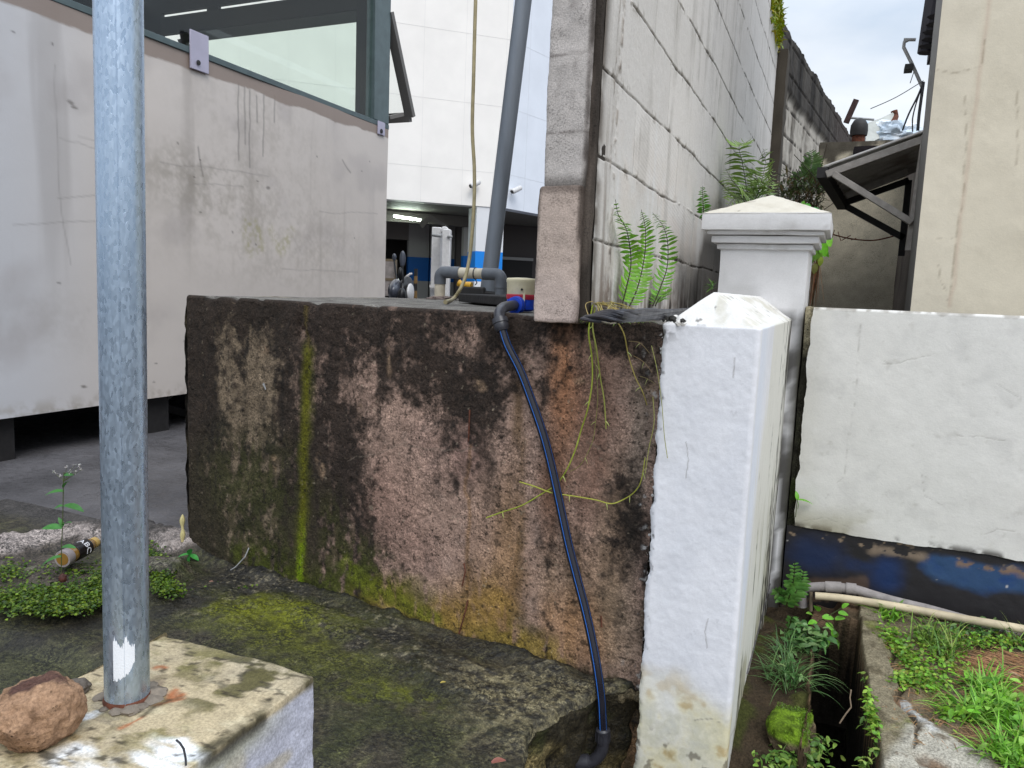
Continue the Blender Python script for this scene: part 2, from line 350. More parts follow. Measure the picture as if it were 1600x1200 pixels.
col = mixc(col, S(74, 76, 44), lowl*.6); col = mixc(col, S(38, 34, 28), fc.band([q(-50, 1010), q(60, 995), q(170, 975), q(330, 945)], .035, .8)*.8)
col = mixc(col, S(74, 70, 68), sm(-(X+2.15), -.02, .2)*sm(Y+.05*n1, 1.86, 2.02)*.95)
ap = grid_obj('concrete_apron', P, col*.86, APRON); tag(ap, kind='structure')
# apron broken side
ns = 40
Pe = P[:, -1]; tt = np.linspace(0, 1, ns)
Ps = np.repeat(Pe[:, None, :], ns, 1).copy(); Ps[..., 2] = Ps[..., 2]*(1-tt)+tt*-.42
nn = fbm(Ps, 14, 4, 41); Ps[..., 0] += -.03*np.sin(tt*3.14)[None]-nn*.02*np.clip(tt*8, 0, 1)[None]
cs = np.ones(Ps.shape)*S(52, 46, 32); cs = mixc(cs, S(150, 134, 90), sm(fbm(Ps, 9, 4, 44), .25, .8)*.7); cs = mixc(cs, S(60, 66, 30), sm(fbm(Ps, 16, 3, 46), .2, .9)*.6)
o = grid_obj('apron_edge', Ps, cs, APRON); tag(o, kind='structure')

# ================================================================== THE STAINED SLAB
H = .94
slab = thing('concrete_slab', 'thick old concrete slab stained black, pink and ochre with one green algae streak', 'concrete slab', tuple((A0+B0)/2))
nu, nf, nr_, nt_ = 620, 340, 12, 90
u = np.linspace(0, SLEN, nu)
vv = np.concatenate([np.linspace(-.02, H-.012, nf), [H]*nr_, [H]*nt_])
U, V = np.meshgrid(u, vv)
base = A0[None, None]+U[..., None]*SD; P = base.copy(); P[..., 2] = V
k = np.arange(len(vv)); back = np.zeros(len(vv))
for i in range(nr_):
    a = (i+1)/nr_*math.pi/2; vv[nf+i] = H-.012+.012*math.sin(a); back[nf+i] = .012*(1-math.cos(a))
for i in range(nt_): vv[nf+nr_+i] = H; back[nf+nr_+i] = .012+((i+1)/nt_)**1.7*3.3
P[..., 2] = vv[:, None]; topw = (back > .012).astype(float)[:, None]*np.ones((1, nu))
# back direction follows +Y
P[..., 1] += back[:, None]
NZ = fbm(base+np.array([0, 0, 1])*V[..., None], 16, 5, 61); NZ2 = fbm(base+np.array([0, 0, 1])*V[..., None], 55, 3, 62); NL = fbm(base+np.array([0, 0, 1])*V[..., None], 3.5, 3, 63)
disp = (.0035*NZ+.0016*NZ2+.006*NL)*(1-topw)
def sf(px, py):
    p = Pp(px, py, A0, SN); return ((p-A0)@SD, p[2])
fc = Face2(U, V, base+np.array([0, 0, 1])*V[..., None], .014, 13, 5)
# chips along the upper edge and the left edge, broken hole near the top of the streak
ce = fbm(base*np.array([1, 1, 0]), 20, 4, 66)[0]
chip = np.clip(ce-.25, 0, 1)[None]*sm(V, H-.06, H)*(1-topw)
hole = fc.ell(sf(472, 520), .035, .04, .7); disp -= .014*hole*(.5+.8*np.clip(NZ2+.3, 0, 1))
disp -= .012*chip
P += SN*disp[..., None]
P[..., 2] -= np.clip(ce-.1, 0, 1)[None]*.012*sm(V, H-.03, H)*(back < .06)[:, None]+ (back[:, None] > 0)*(.004*fbm(P, 6, 3, 67)+.002)*(back[:, None] > .03)
le = sm(-U, -.05, 0); P += SD*(le*(.012*NZ+.008*NL*2+.006+.02*sm(V, 0, H)*0))[..., None]*(1)
P += SN*(-.02*sm(-U, -.02, 0))[..., None]*(1-topw[..., None])
cx = [310, 360, 410, 460, 510, 560, 610, 660, 710, 760, 810, 860, 910, 960, 1005]
rows = {475: "978898777786888", 492: "978797666685887", 530: "966898786587584", 570: "964896997674646", 610: "954895899865433", 650: "954898336834333", 690: "866898336724353", 730: "876887335714253", 770: "877887324724263",
        810: "888887312424268", 850: "887887411224266", 890: "987877521123345", 930: "998777543224254", 970: "999997654443253", 1010: "999999965555226", 1055: "999999999664223", 1085: "999999999665434"}
tab = []
for y, r_ in rows.items():
    for x, ch in zip(cx, r_):
        a = sf(x, y); tab.append((a[0], a[1], int(ch)/9))
D = rbf(fc.U, fc.V, tab, .042)+.22*sm(fc.V, H-.10, H-.02)+.2*sm(-fc.U, -.10, -.02)
P3 = base+np.array([0, 0, 1])*V[..., None]
st1 = fbm(P3*np.array([1, 1, .16]), 26, 4, 71); st2 = fbm(P3*np.array([1, 1, .3]), 60, 4, 72); sp = fbm(P3, 42, 4, 73); bl = fbm(P3, 9, 4, 74)
light = np.ones(P.shape)*S(154, 128, 114)
light = mixc(light, S(106, 86, 76), sm(bl+.4*st1, .1, 1.1)*.5); light = mixc(light, S(178, 152, 138), sm(sp+.4*bl, .2, .9)*.45)
leftz = 1-sm(U, .45, .6); light = mixc(light, S(112, 100, 80), leftz*.8)
for (x, y, ru, rv, c, a) in [(885, 610, .05, .16, (150, 98, 60), .85), (872, 560, .03, .08, (158, 112, 80), .6), (925, 700, .05, .2, (112, 76, 58), .7), (940, 600, .06, .14, (108, 82, 70), .6), (900, 930, .12, .14, (158, 130, 102), .6), (970, 980, .06, .12, (160, 140, 116), .6), (790, 900, .05, .24, (134, 100, 52), .8), (740, 960, .1, .1, (146, 112, 58), .8), (620, 945, .12, .07, (138, 118, 56), .8),
                              (900, 990, .09, .1, (168, 126, 88), .8), (690, 700, .1, .1, (150, 122, 112), .4), (760, 860, .06, .2, (152, 122, 100), .6), (865, 760, .04, .12, (120, 78, 50), .7), (960, 850, .05, .2, (110, 92, 66), .6), (735, 700, .05, .08, (150, 116, 108), .6), (1000, 700, .03, .3, (128, 116, 104), .7), (600, 800, .12, .14, (142, 112, 100), .7), (650, 860, .12, .1, (146, 118, 106), .6), (385, 600, .05, .14, (120, 104, 86), .6)]:
    light = mixc(light, S(*c), fc.ell(sf(x, y), ru, rv, .7)*a*(.75+.25*np.clip(st1+.4, 0, 1)))
light = mixc(light, S(92, 70, 40), np.clip(fc.band([sf(812, 600), sf(806, 760), sf(812, 960)], .02, .9)*sm(st1, -.8, .6), 0, 1)*.75)
light = mixc(light, S(110, 78, 30), np.clip(fc.band([sf(733, 690), sf(726, 920)], .006, .9), 0, 1)*.5)
col = light*(1+.10*NZ2[..., None])
sp2 = fbm(P3, 120, 3, 79); dm = sm(D*1.15+.30*sp+.30*st1+.20*bl+.14*NZ2+.14*sp2, .40, 1.02)
dark = np.ones(P.shape)*S(25, 22, 20); dark = mixc(dark, S(50, 40, 34), sm(sp+st2*.6+.4*sp2, .1, 1.1)*.6); dark = mixc(dark, S(40, 40, 24), np.clip(sm(-V, -.6, -.1)*sm(-U, -.75, -.4), 0, 1)*.8)
col = col*(1-dm[..., None]*.95)+dark*dm[..., None]*.95
# semi dark film
col = mixc(col, S(64, 52, 44), sm(D+.35*st2+.15*bl, .45, 1.0)*.35)
# moss tones along the foot
for (x, y, ru, rv, c, a) in [(400, 760, .22, .16, (58, 60, 30), .7), (430, 880, .18, .08, (58, 62, 20), .8), (560, 900, .12, .1, (62, 68, 22), .8), (640, 935, .14, .05, (92, 90, 28), .75), (700, 985, .13, .04, (112, 104, 30), .85), (600, 930, .12, .035, (96, 96, 26), .85), (760, 940, .06, .10, (130, 100, 40), .5), (800, 1000, .07, .06, (84, 76, 26), .8), (520, 830, .05, .12, (48, 50, 20), .7), (850, 1040, .1, .02, (90, 86, 40), .6), (540, 960, .16, .035, (56, 62, 18), .8), (940, 1060, .1, .02, (70, 64, 40), .6)]:
    col = mixc(col, S(*c), fc.ell(sf(x, y), ru, rv, .8)*a*sm(st2+sp*.8+.4, -.5, .7))
for pts, w_, cc_, al in [([(560, 945), (640, 968), (720, 992), (800, 1015), (860, 1030)], .055, (138, 116, 56), .8), ([(700, 960), (780, 950)], .05, (146, 116, 60), .7), ([(380, 870), (470, 915), (560, 935)], .05, (66, 72, 20), .75), ([(540, 880), (590, 930), (680, 965)], .028, (96, 104, 26), .7)]:
    bm__ = fc.band([sf(*p) for p in pts], w_, .6); col = mixc(col, S(*cc_), bm__*al*sm(st2+.6*sp+.5, -.5, .5))
col = mixc(col, S(26, 24, 18), sm(-V, -.03, -.008)*sm(sp+.4, -.4, .3)*.85)  # contact shadow painted as a dark line at the slab's very foot
# algae streak
stk = fc.band([sf(482, 545), sf(479, 640), sf(474, 760), sf(470, 860), sf(465, 945)], .022, .98)
core = Face2(U, V, P3, .005, 20, 5).band([sf(480, 545), sf(478, 640), sf(473, 760), sf(469, 860), sf(464, 945)], .013, .98)
lowv = sm(-V, -.30, -.02)
col = mixc(col, S(80, 82, 14), np.clip(stk*.6, 0, 1)); col = mixc(col, S(92, 90, 16), np.clip(core*(.75+.25*np.clip(sp+.5, 0, 1)), 0, 1)*.8); col = mixc(col, S(120, 150, 8), np.clip(core*lowv*sm(sp, -.9, .2), 0, 1)*.8)
col = mixc(col, S(96, 150, 20), fc.ell(sf(463, 930), .035, .03, .8)*.8)
col = mixc(col, S(84, 72, 34), fc.band([sf(481, 480), sf(482, 545)], .008, .9)*.6)
# pale bare patches / drips
for (x, y, ru, rv) in [(430, 725, .022, .03), (500, 725, .012, .03), (748, 602, .02, .015), (1016, 610, .012, .02), (408, 545, .02, .03), (610, 555, .008, .05), (905, 600, .016, .008), (440, 690, .006, .006), (560, 640, .01, .02)]:
    col = mixc(col, S(166, 138, 112), fc.ell(sf(x, y), ru, rv, .7)*.6*sm(sp, -.6, .4))
crk = Face2(U, V, P3, .006, 18, 9)
for pts in [[(632, 698), (700, 702), (745, 704)], [(545, 718), (600, 706), (640, 690)], [(915, 690), (940, 700)]]:
    col = mixc(col, S(120, 108, 96), crk.band([sf(*p) for p in pts], .0016, .8)*.5)
spots = sm(fbm(P3, 95, 2, 81), .62, .9); col = mixc(col, S(26, 22, 18), spots*.7*(1-topw))
col = mixc(col, S(140, 128, 110), sm(fbm(P3, 90, 2, 83), 1.0, 1.15)*.5*(1-topw))
# white paint splashes beside the pillar
col = mixc(col, S(200, 196, 192), sm(U-SLEN+.035+.02*NZ+.02*sp, 0, .03)*sm(sp+.5*NZ2, .35, .7)*.7)
# top
tcol = np.ones(P.shape)*S(120, 116, 110); Pt = P.copy(); tn = fbm(Pt, 14, 5, 91); tcol = mixc(tcol, S(78, 74, 70), sm(tn, -.1, .8)*.7); tcol = mixc(tcol, S(150, 140, 118), sm(fbm(Pt, 5, 4, 92), .2, .8)*.5)
tcol = mixc(tcol, S(44, 40, 34), sm(fbm(Pt, 40, 3, 93), .3, .8)*.6)
wt = sm(back[:, None]-.004+.0*U, 0, .03)*np.ones_like(U); col = col*(1-wt[..., None])+tcol*wt[..., None]
grid_obj('slab_face', P, col, CONC, slab)
# left flank (edge rough)
nvv = 160; nbk = 120
T, W = np.meshgrid(np.linspace(0, 1, nbk)**1.6*3.2, np.linspace(-.02, H-.01, nvv))
Pl = np.zeros(T.shape+(3,)); Pl[..., 0] = A0[0]+.0; Pl[..., 1] = A0[1]+T+.015; Pl[..., 2] = W
Pl[..., 0] += .012*fbm(Pl, 12, 4, 95)-.004; cl = np.ones(Pl.shape)*S(34, 31, 27); cl = mixc(cl, S(110, 100, 80), sm(fbm(Pl, 12, 4, 96), .2, .9)*.6)
grid_obj('slab_side', Pl[:, ::-1], cl[:, ::-1], CONC, slab)
mb = MB(); e0 = A0-SN*.04+SD*.03; e1 = B0-SN*.04+SD*.2
mb.add([(*e0[:2], 0), (*e1[:2], 0), (e1[0], 5.1, 0), (e0[0], 5.1, 0), (*e0[:2], H-.02), (*e1[:2], H-.02), (e1[0], 5.1, H-.02), (e0[0], 5.1, H-.02)], [(0, 3, 2, 1), (4, 5, 6, 7), (0, 1, 5, 4), (1, 2, 6, 5), (2, 3, 7, 6), (3, 0, 4, 7)], S(60, 54, 46))
mb.build('slab_core', CONC, slab)
# recess and footing under the right end
U2, V2 = np.meshgrid(np.linspace(SLEN-.62, SLEN+.03, 160), np.linspace(-.42, .006, 110))
Pf = A0+U2[..., None]*SD; Pf[..., 2] = V2; Pf = Pf-SN*(.012+.02*sm(V2, -.1, 0)-.012*fbm(Pf, 10, 4, 98))[..., None]
cf = np.ones(Pf.shape)*S(84, 70, 50); cf = mixc(cf, S(166, 128, 92), sm(fbm(Pf*np.array([1, 1, .35]), 14, 4, 99), -.1, .6)*.8); cf = mixc(cf, S(40, 38, 24), sm(fbm(Pf, 9, 4, 100), .1, .6)*.85)
grid_obj('slab_footing', Pf, cf, APRON, slab)
# lip hanging at the foot
mb = MB(); lp = [Pp(1004-3*i, 1088+(3 if i % 3 else 6)*math.sin(i*.7)*.5, A0+SN*.02, SN) for i in range(26)]
mb.tube(lp, [.012+.004*math.sin(i*1.3) for i in range(26)], 8, col=S(96, 86, 66)); mb.build('cement_lip', CONC, slab)
# foam bead on the left edge
mb = MB(); bp_ = [Pz(290, 880-6*i, .02+.0*i) for i in range(2)]
pts = [A0+SD*(-.004+.0015*math.sin(i*1.1))+SN*(.008)+np.array([0, 0, .005+.011*i]) for i in range(14)]
mb.tube(pts, [.007+.0025*math.sin(i*1.3) for i in range(13)]+[.002], 8, col=S(196, 184, 130)); mb.build('sealant_bead', MATT, slab)
# broken tie wires in the face
def wire(pts, r, name, mt, parent): 
    m = MB(); m.tube(pts, r, 6); return m.build(name, mt, parent)
def onf(px, py, off=.004):
    p = Pp(px, py, A0+SN*off, SN); return p
for pts in [[(734, 640), (733, 662), (732, 690)], [(725, 880), (727, 893), (722, 916)], [(731, 938), (726, 960), (717, 990)], [(939, 962), (940, 980)], [(936, 1010), (932, 1034)]]:
    wire([onf(x, y, .004+.006*(i % 2)) for i, (x, y) in enumerate(pts)], .0022, 'tie_wire', RUST, slab)
wire([onf(389, 856, .003), onf(383, 870, .02), onf(368, 886, .035), onf(357, 893, .04)], .0022, 'tie_wire', GREYMET, slab)
wire([onf(411, 600, .003), onf(415, 608, .012), onf(412, 598, .015)], .002, 'tie_wire', GREYMET, slab)

# ================================================================== WHITE FRONT PILLAR (end of a low wall)
XL, XR, YF, YB = -.366, -.154, 1.70, 2.86; ZT = .938
pil = thing('wall_end_pillar', 'white painted pier with hipped top butting the stained slab, yellowed at its foot', 'pillar', ((XL+XR)/2, YF, -.42))
rc = .012
per = []  # perimeter points left-back -> front-left -> front-right -> back
def arc(cx_, cy_, a0, a1, n=7): return [(cx_+rc*math.cos(a), cy_+rc*math.sin(a)) for a in np.linspace(a0, a1, n)]
per += [(XL, y) for y in np.linspace(YB, YF+rc, 90)[:-1]]
per += arc(XL+rc, YF+rc, math.pi, 1.5*math.pi); per += [(x, YF) for x in np.linspace(XL+rc, XR-rc, 100)[1:-1]]
per += arc(XR-rc, YF+rc, 1.5*math.pi, 2*math.pi); per += [(XR, y) for y in YF+rc+(YB-YF-rc)*np.linspace(0, 1, 260)[1:]**1.25]
per = np.array(per); nu = len(per); zz = np.linspace(-.42, ZT, 420)
nt_ = 50
P = np.zeros((len(zz)+nt_, nu, 3))
P[:len(zz), :, :2] = per[None]; P[:len(zz), :, 2] = zz[:, None]
rid = np.stack([np.full(nu, -.266), np.clip(per[:, 1], 1.745, YB)], -1)
for i in range(nt_):
    t = (i+1)/nt_; P[len(zz)+i, :, :2] = per*(1-t)+rid*t; P[len(zz)+i, :, 2] = ZT+.076*t-.004*math.sin(t*6)*.3
# front face lean and irregular left edge
nl = fbm(P, 5, 3, 101); n1 = fbm(P, 22, 4, 102); n2 = fbm(P, 70, 3, 103)
outn = np.zeros_like(P); outn[..., :2] = (P[..., :2]-np.array([(XL+XR)/2, 2.2]))*np.array([1, 0])*4; outn[..., 1] = -sm(-(P[..., 1]), -YF-.02, -YF)
P += outn*(.0007*n1+.0028*nl+.00035*n2)[..., None]; P[..., 2] += (P[..., 2] > ZT-.02)*.0008*n1
lft = sm(-(P[..., 0]), -XL-.02, -XL)*sm(-P[..., 1], -1.9, -1.75); P[..., 0] += lft*(.004*n2+.005*n1)
P[..., 0] += .0*P[..., 2]
col = np.ones(P.shape)*S(226, 226, 230)
zc = P[..., 2]; side = sm(P[..., 0], XR-.012, XR-.002)*sm(P[..., 1], YF+.02, YF+.05)
dst = fbm(P*np.array([1, 1, .12]), 30, 4, 104); dsp = fbm(P, 35, 4, 105); db = fbm(P, 7, 4, 106)
col = mixc(col, S(205, 207, 214), sm(db, 0, .9)*.35)
low = sm(-zc, -.16, .1); low = sm(-zc+.05*db, -.13, -.03); col = mixc(col, S(214, 206, 168), low*sm(db+dsp*.5, -1.2, .0)*.9*(1-side)); col = mixc(col, S(178, 148, 92), low*sm(dsp+db+.2*n2, .0, .7)*.7*(1-side)); col = mixc(col, S(176, 170, 112), low*sm(-dsp-db, .3, .9)*.4*(1-side)); col = mixc(col, S(138, 124, 84), sm(-zc, -.0, .14)*sm(dsp, .4, 1.0)*.5)
for (x, y, ru, rv) in [(1010, 1160, .06, .08), (1090, 1150, .05, .03)]:
    pass
# side: streaked, blue sky light painted in near the corner, cream/green and black runs further back
ybk = sm(P[..., 1], 1.95, 2.3)
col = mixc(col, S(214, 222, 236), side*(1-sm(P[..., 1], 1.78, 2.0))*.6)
col = mixc(col, S(216, 214, 204), side*sm(P[..., 1]+.15*dst-.45*(.8-zc)*-1, 1.92, 2.1)*.9)
col = mixc(col, S(160, 156, 128), side*sm(-zc, -.9, .2)*sm(dst+.5*db+ybk*.4-.4*zc, .05, .7)*.85); col = mixc(col, S(46, 42, 34), side*sm(dst+dsp*.35+.7*sm(P[..., 1], 2.1, 2.7)-.2*zc, .5, .85)*.9)
col = mixc(col, S(50, 46, 38), side*sm(P[..., 1], 2.62, 2.8)*sm(dst, -.8, .2)*.8)
fcp = Face2(P[..., 0], P[..., 2], P, .004, 30, 111); frm = sm(-P[..., 1], -YF-.02, -YF-.008)
pf = lambda x, y: tuple(PY(x, y, YF)[[0, 2]])
for pts in [[(1106, 965), (1102, 985), (1104, 1012)], [(1070, 690), (1078, 720), (1072, 745)], [(1150, 560), (1146, 590)], [(1085, 1128), (1110, 1122), (1128, 1128)]]: col = mixc(col, S(120, 112, 104), fcp.band([pf(*p) for p in pts], .0011, .8)*frm*.55)
chips_ = sm(fbm(P, 40, 3, 113)+.3*n2, 1.15, 1.2)*frm; col = mixc(col, S(206, 206, 210), chips_*.6)
# roof dirt
rf = sm(P[..., 2], ZT-.004, ZT+.01); rr = rf*sm(P[..., 0], -.262, -.25); col = mixc(col, S(224, 220, 210), rf*.6); col = mixc(col, S(184, 178, 156), rr*sm(fbm(P*np.array([1, .3, 1]), 24, 4, 107), -.2, .7)*.6)
col = mixc(col, S(58, 54, 48), rf*sm(dsp+.6*n2, .75, 1.1)*.7)
cor = np.exp(-(((P[..., 0]-XL)/.035)**2+((P[..., 1]-YF)/.04)**2+((P[..., 2]-ZT)/.03)**2)); col = mixc(col, S(40, 38, 34), cor*sm(dsp+n2*.5, -.1, .3)); 
col = mixc(col, S(60, 54, 46), lft*sm(dsp+n2*.6, .45, .7)*.8)
# flaking at the foot on both corners
col = mixc(col, S(96, 88, 74), sm(-zc, .0, .06)*sm(fbm(P, 45, 3, 109), .35, .6)*.7)
grid_obj('pier_body', P, col, PAINT, pil)
mb = MB(); rng = np.random.RandomState(4)
for i in range(60):   # old mortar crumbs on the corner
    c = np.array([XL-.004+rng.rand()*.05, YF+.0+rng.rand()*.05, ZT+.002+rng.rand()*.012]); r = .004+rng.rand()*.007
    mb.lathe([(r*.5, -r*.7), (r, 0), (r*.6, r*.7)], c, rng.randn(3), 7, col=S(*([210, 206, 200] if rng.rand() > .45 else [40, 38, 34])))
mb.build('mortar_crumbs', MATT, pil)
mb = MB()
for i in range(150):
    z = -.02+rng.rand()*.95; r = .0015+rng.rand()**2*.0045; c = np.array([XL-.006-rng.rand()*.02, 1.792+.012*rng.rand(), z])
    mb.lathe([(r*.5, -r*.6), (r, 0), (r*.6, r*.6)], c, rng.randn(3), 6, col=S(*([205, 202, 198] if rng.rand() > .4 else [120, 108, 92])))
rs_ = mb.build('render_splashes', MATT, pil); rs_['kind'] = 'stuff'

# ================================================================== CAPPED BACK PILLAR
gp = thing('gate_pillar', 'white pillar with stepped moulding and pyramid cap behind the front pier', 'pillar', (-.267, 3.0, -.42))
def dirtwhite(V, base=(214, 213, 214), seed=0, top=None, amt=.5):
    c = np.ones(V.shape)*S(*base); d = fbm(V, 9, 5, seed); e = fbm(V, 40, 4, seed+1); s2 = fbm(V*np.array([1, 1, .15]), 25, 4, seed+2)
    c = mixc(c, S(176, 174, 172), sm(d+.4*s2, .1, .9)*amt); c = mixc(c, S(120, 112, 100), sm(e+.5*d, .65, 1.1)*amt*.8)
    return c
x0, x1, y0, y1 = -.414, -.118, 2.79, 3.10
V_, F_ = rbox((x0, y0, -.42), (x1, y1, 1.20), .006, .02, .0015, 3); c_ = dirtwhite(V_, seed=130, amt=.35); c_ = mixc(c_, S(48, 44, 38), sm(-V_[:, 2], -.985, -.94)*sm(fbm(V_*np.array([1, 1, .3]), 30, 4, 133), -.5, .1)*.9)
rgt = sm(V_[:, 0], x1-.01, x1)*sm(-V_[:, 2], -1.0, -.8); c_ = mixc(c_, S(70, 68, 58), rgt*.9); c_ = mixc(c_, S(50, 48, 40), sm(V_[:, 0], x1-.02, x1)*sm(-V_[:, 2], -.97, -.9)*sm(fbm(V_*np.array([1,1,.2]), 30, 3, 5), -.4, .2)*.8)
mesh_obj('shaft', V_, F_, PAINT, gp, c_)
for k, (z0, z1, g) in enumerate([(1.175, 1.195, .012), (1.196, 1.222, .03), (1.223, 1.238, .045)]):
    V_, F_ = rbox((x0-g, y0-g, z0), (x1+g, y1+g, z1), .006, .015, .001, 5+k); mesh_obj('moulding', V_, F_, PAINT, gp, dirtwhite(V_, seed=140+k, amt=.4))
g = .062
V_, F_ = rbox((x0-g, y0-g, 1.238), (x1+g, y1+g, 1.298), .006, .015, .0015, 9); mesh_obj('cap', V_, F_, PAINT, gp, dirtwhite(V_, seed=150, amt=.4))
V_, F_ = rbox((x0-g, y0-g, 1.0), (x1+g, y1+g, 1.1), .004, .012, .0, 9)
cxm = np.array([(x0+x1)/2, (y0+y1)/2]); hx = np.array([(x1-x0)/2+g, (y1-y0)/2+g])
T = MB(); npy = 60; a, b = np.meshgrid(np.linspace(-1, 1, npy), np.linspace(-1, 1, npy))
hgt = 1-np.maximum(np.abs(a), np.abs(b)); Pp_ = np.stack([cxm[0]+a*hx[0], cxm[1]+b*hx[1], 1.294+.088*hgt], -1); Pp_[..., 2] += .0015*fbm(Pp_, 30, 3, 3)
cc = np.ones(Pp_.shape)*S(212, 206, 192); dn = fbm(Pp_, 28, 4, 8); cc = mixc(cc, S(86, 74, 60), sm(dn, .55, .95)*.7); cc = mixc(cc, S(170, 160, 140), sm(fbm(Pp_, 8, 4, 9), 0, .8)*.5)
grid_obj('cap_pyramid', Pp_, cc, PAINT, gp)
V_, F_ = rbox((-.116, 2.83, -.42), (-.088, 3.05, .985), .006, .015, .003, 13); c_ = np.ones(V_.shape)*S(66, 64, 52); c_ = mixc(c_, S(170, 160, 132), sm(V_[:, 2]+.05*fbm(V_, 20, 3, 3), .8, .86)*.9); c_ = mixc(c_, S(60, 72, 28), sm(fbm(V_, 12, 3, 4), .0, .6)*sm(-V_[:, 2], -.8, -.75)*.7); c_ = mixc(c_, S(30, 26, 22), sm(fbm(V_, 25, 3, 7), .2, .6)*.7)
mesh_obj('filler_strip', V_, F_, CONC, gp, c_)

# ================================================================== WHITE BOUNDARY WALL
bw = thing('boundary_wall', 'low white painted wall with peeling blue painted base beside the drain', 'wall', (.6, 2.85, -.42))
YW = 2.80; xl = -.093
U, V = np.meshgrid(np.linspace(xl, 2.6, 520), np.linspace(.208, .985, 240))
P = np.stack([U, np.full_like(U, YW), V], -1); n0 = fbm(P, 4, 3, 160); n1 = fbm(P, 14, 4, 161); n2 = fbm(P, 50, 4, 162); s1 = fbm(P*np.array([1, 1, .1]), 14, 4, 163)
P[..., 1] += .003*n0+.0006*n1; P[..., 0] += sm(-U, -xl-.01, -xl)*(.008*n1); P[..., 2] += sm(-V, -.25, -.208)*.006*n1
P[..., 1] += .008*sm(V, .978, .985)
wf = lambda x, y: tuple(PY(x, y, YW)[[0, 2]])
fc = Face2(U, V, P, .008, 16, 31)
col = np.ones(P.shape)*S(218, 216, 211); col = mixc(col, S(200, 198, 194), sm(n1+.4*s1, 0, .9)*.45); col = mixc(col, S(170, 166, 156), sm(n2+.5*n1, .7, 1.2)*.3)
col = mixc(col, S(176, 172, 148), np.clip(sm(-V, -.34, -.21)+.3*sm(-U, .0, .1), 0, 1)*sm(n1+.6-1.3*sm(U, -.05, .35), -.2, .7)*.6)
col = mixc(col, S(50, 44, 38), sm(-V, -.235, -.208)*sm(n1+n2*.7, -.25, .4)*.85)
col = mixc(col, S(60, 54, 46), fc.band([wf(1350, 848), wf(1400, 858), wf(1480, 868)], .012, .9)*sm(n2, -.3, .5)*.8)
col = mixc(col, S(150, 142, 118), fc.ell(wf(1300, 830), .1, .04, .9)*.5)
col = mixc(col, S(110, 100, 84), sm(V+.004*n2, .972, .984)*sm(n2+n1, -.2, .5)*.6)
for pts in [[(1345, 500), (1342, 560), (1335, 640), (1322, 710), (1318, 745), (1300, 760), (1290, 785)], [(1382, 564), (1394, 568)], [(1455, 555), (1410, 565), (1380, 568)], [(1555, 600), (1590, 620)], [(1440, 740), (1446, 775), (1475, 790)], [(1540, 835), (1560, 825), (1585, 830)], [(1495, 680), (1540, 685), (1570, 690)], [(1595, 530), (1600, 533)], [(1250, 815), (1290, 808), (1340, 830)]]:
    c2 = Face2(U, V, P, .004, 25, 41); m_ = c2.band([wf(*p) for p in pts], .0012, .8)*sm(n2+n1, -.9, .3); col = mixc(col, S(140, 134, 126), m_*.4)
    P[..., 1] += .0006*m_
grid_obj('painted_face', P, col, PAINT, bw)
V_, F_ = rbox((xl+.004, YW+.012, -.42), (2.62, YW+.13, .982), .008, .03, .002, 17); mesh_obj('wall_core', V_, F_, PAINT, bw, dirtwhite(V_, (196, 195, 190), 170, amt=.8))
U, V = np.meshgrid(np.linspace(xl-.02, 2.6, 520), np.linspace(-.12, .2085, 120))
P = np.stack([U, np.full_like(U, YW+.006), V], -1); n1 = fbm(P, 14, 4, 181); n2 = fbm(P, 45, 4, 182); nb = fbm(P*np.array([1, 1, 1.4]), 6, 4, 183); P[..., 1] += .002*n1-.004*sm(-V, 0, .1)
fc = Face2(U, V, P, .012, 14, 51)
col = np.ones(P.shape)*S(38, 36, 38); blue = np.clip(fc.ell(wf(1275, 870), .09, .06, .6)*.7+fc.ell(wf(1385, 900), .05, .06, .7)*1.0+fc.ell(wf(1340, 885), .04, .03)*.5, 0, 1); col = mixc(col, S(22, 48, 92), blue*(.8+.2*n1))
n1 = n1+.3*n2; b2 = np.clip(fc.band([wf(1465, 888), wf(1540, 905), wf(1700, 925)], .042, .4)+.7*fc.ell(wf(1480, 890), .04, .03), 0, 1)*sm(n1+.7, -.2, .3); col = mixc(col, S(48, 80, 120), b2*.8); col = mixc(col, S(28, 62, 118), b2*sm(n1, 0, .8)*.7)
col = mixc(col, S(150, 130, 108), sm(n2+.5*n1-3*(.17-V)*(V < .17)*3, .5, .8)*sm(V, .15, .18)*.8); col = mixc(col, S(134, 118, 102), fc.band([wf(1365, 858), wf(1400, 866), wf(1440, 872)], .016, .9)*sm(n2+.7*n1, -.1, .15)*.9); col = mixc(col, S(128, 104, 84), fc.band([wf(1500, 884), wf(1700, 912)], .010, .9)*sm(n2+.7*n1, 0, .25)*.9)
col = mixc(col, S(112, 92, 76), sm(-V, .0, .06)*sm(n2+n1*.5, .2, .7)*.8); col = mixc(col, S(96, 78, 66), fc.band([wf(1260, 915), wf(1350, 912)], .015, .7)*.7)
col = mixc(col, S(210, 206, 200), sm(fbm(P, 60, 2, 191), 1.2, 1.3)*.8)
grid_obj('blue_base', P, col, PAINT, bw)

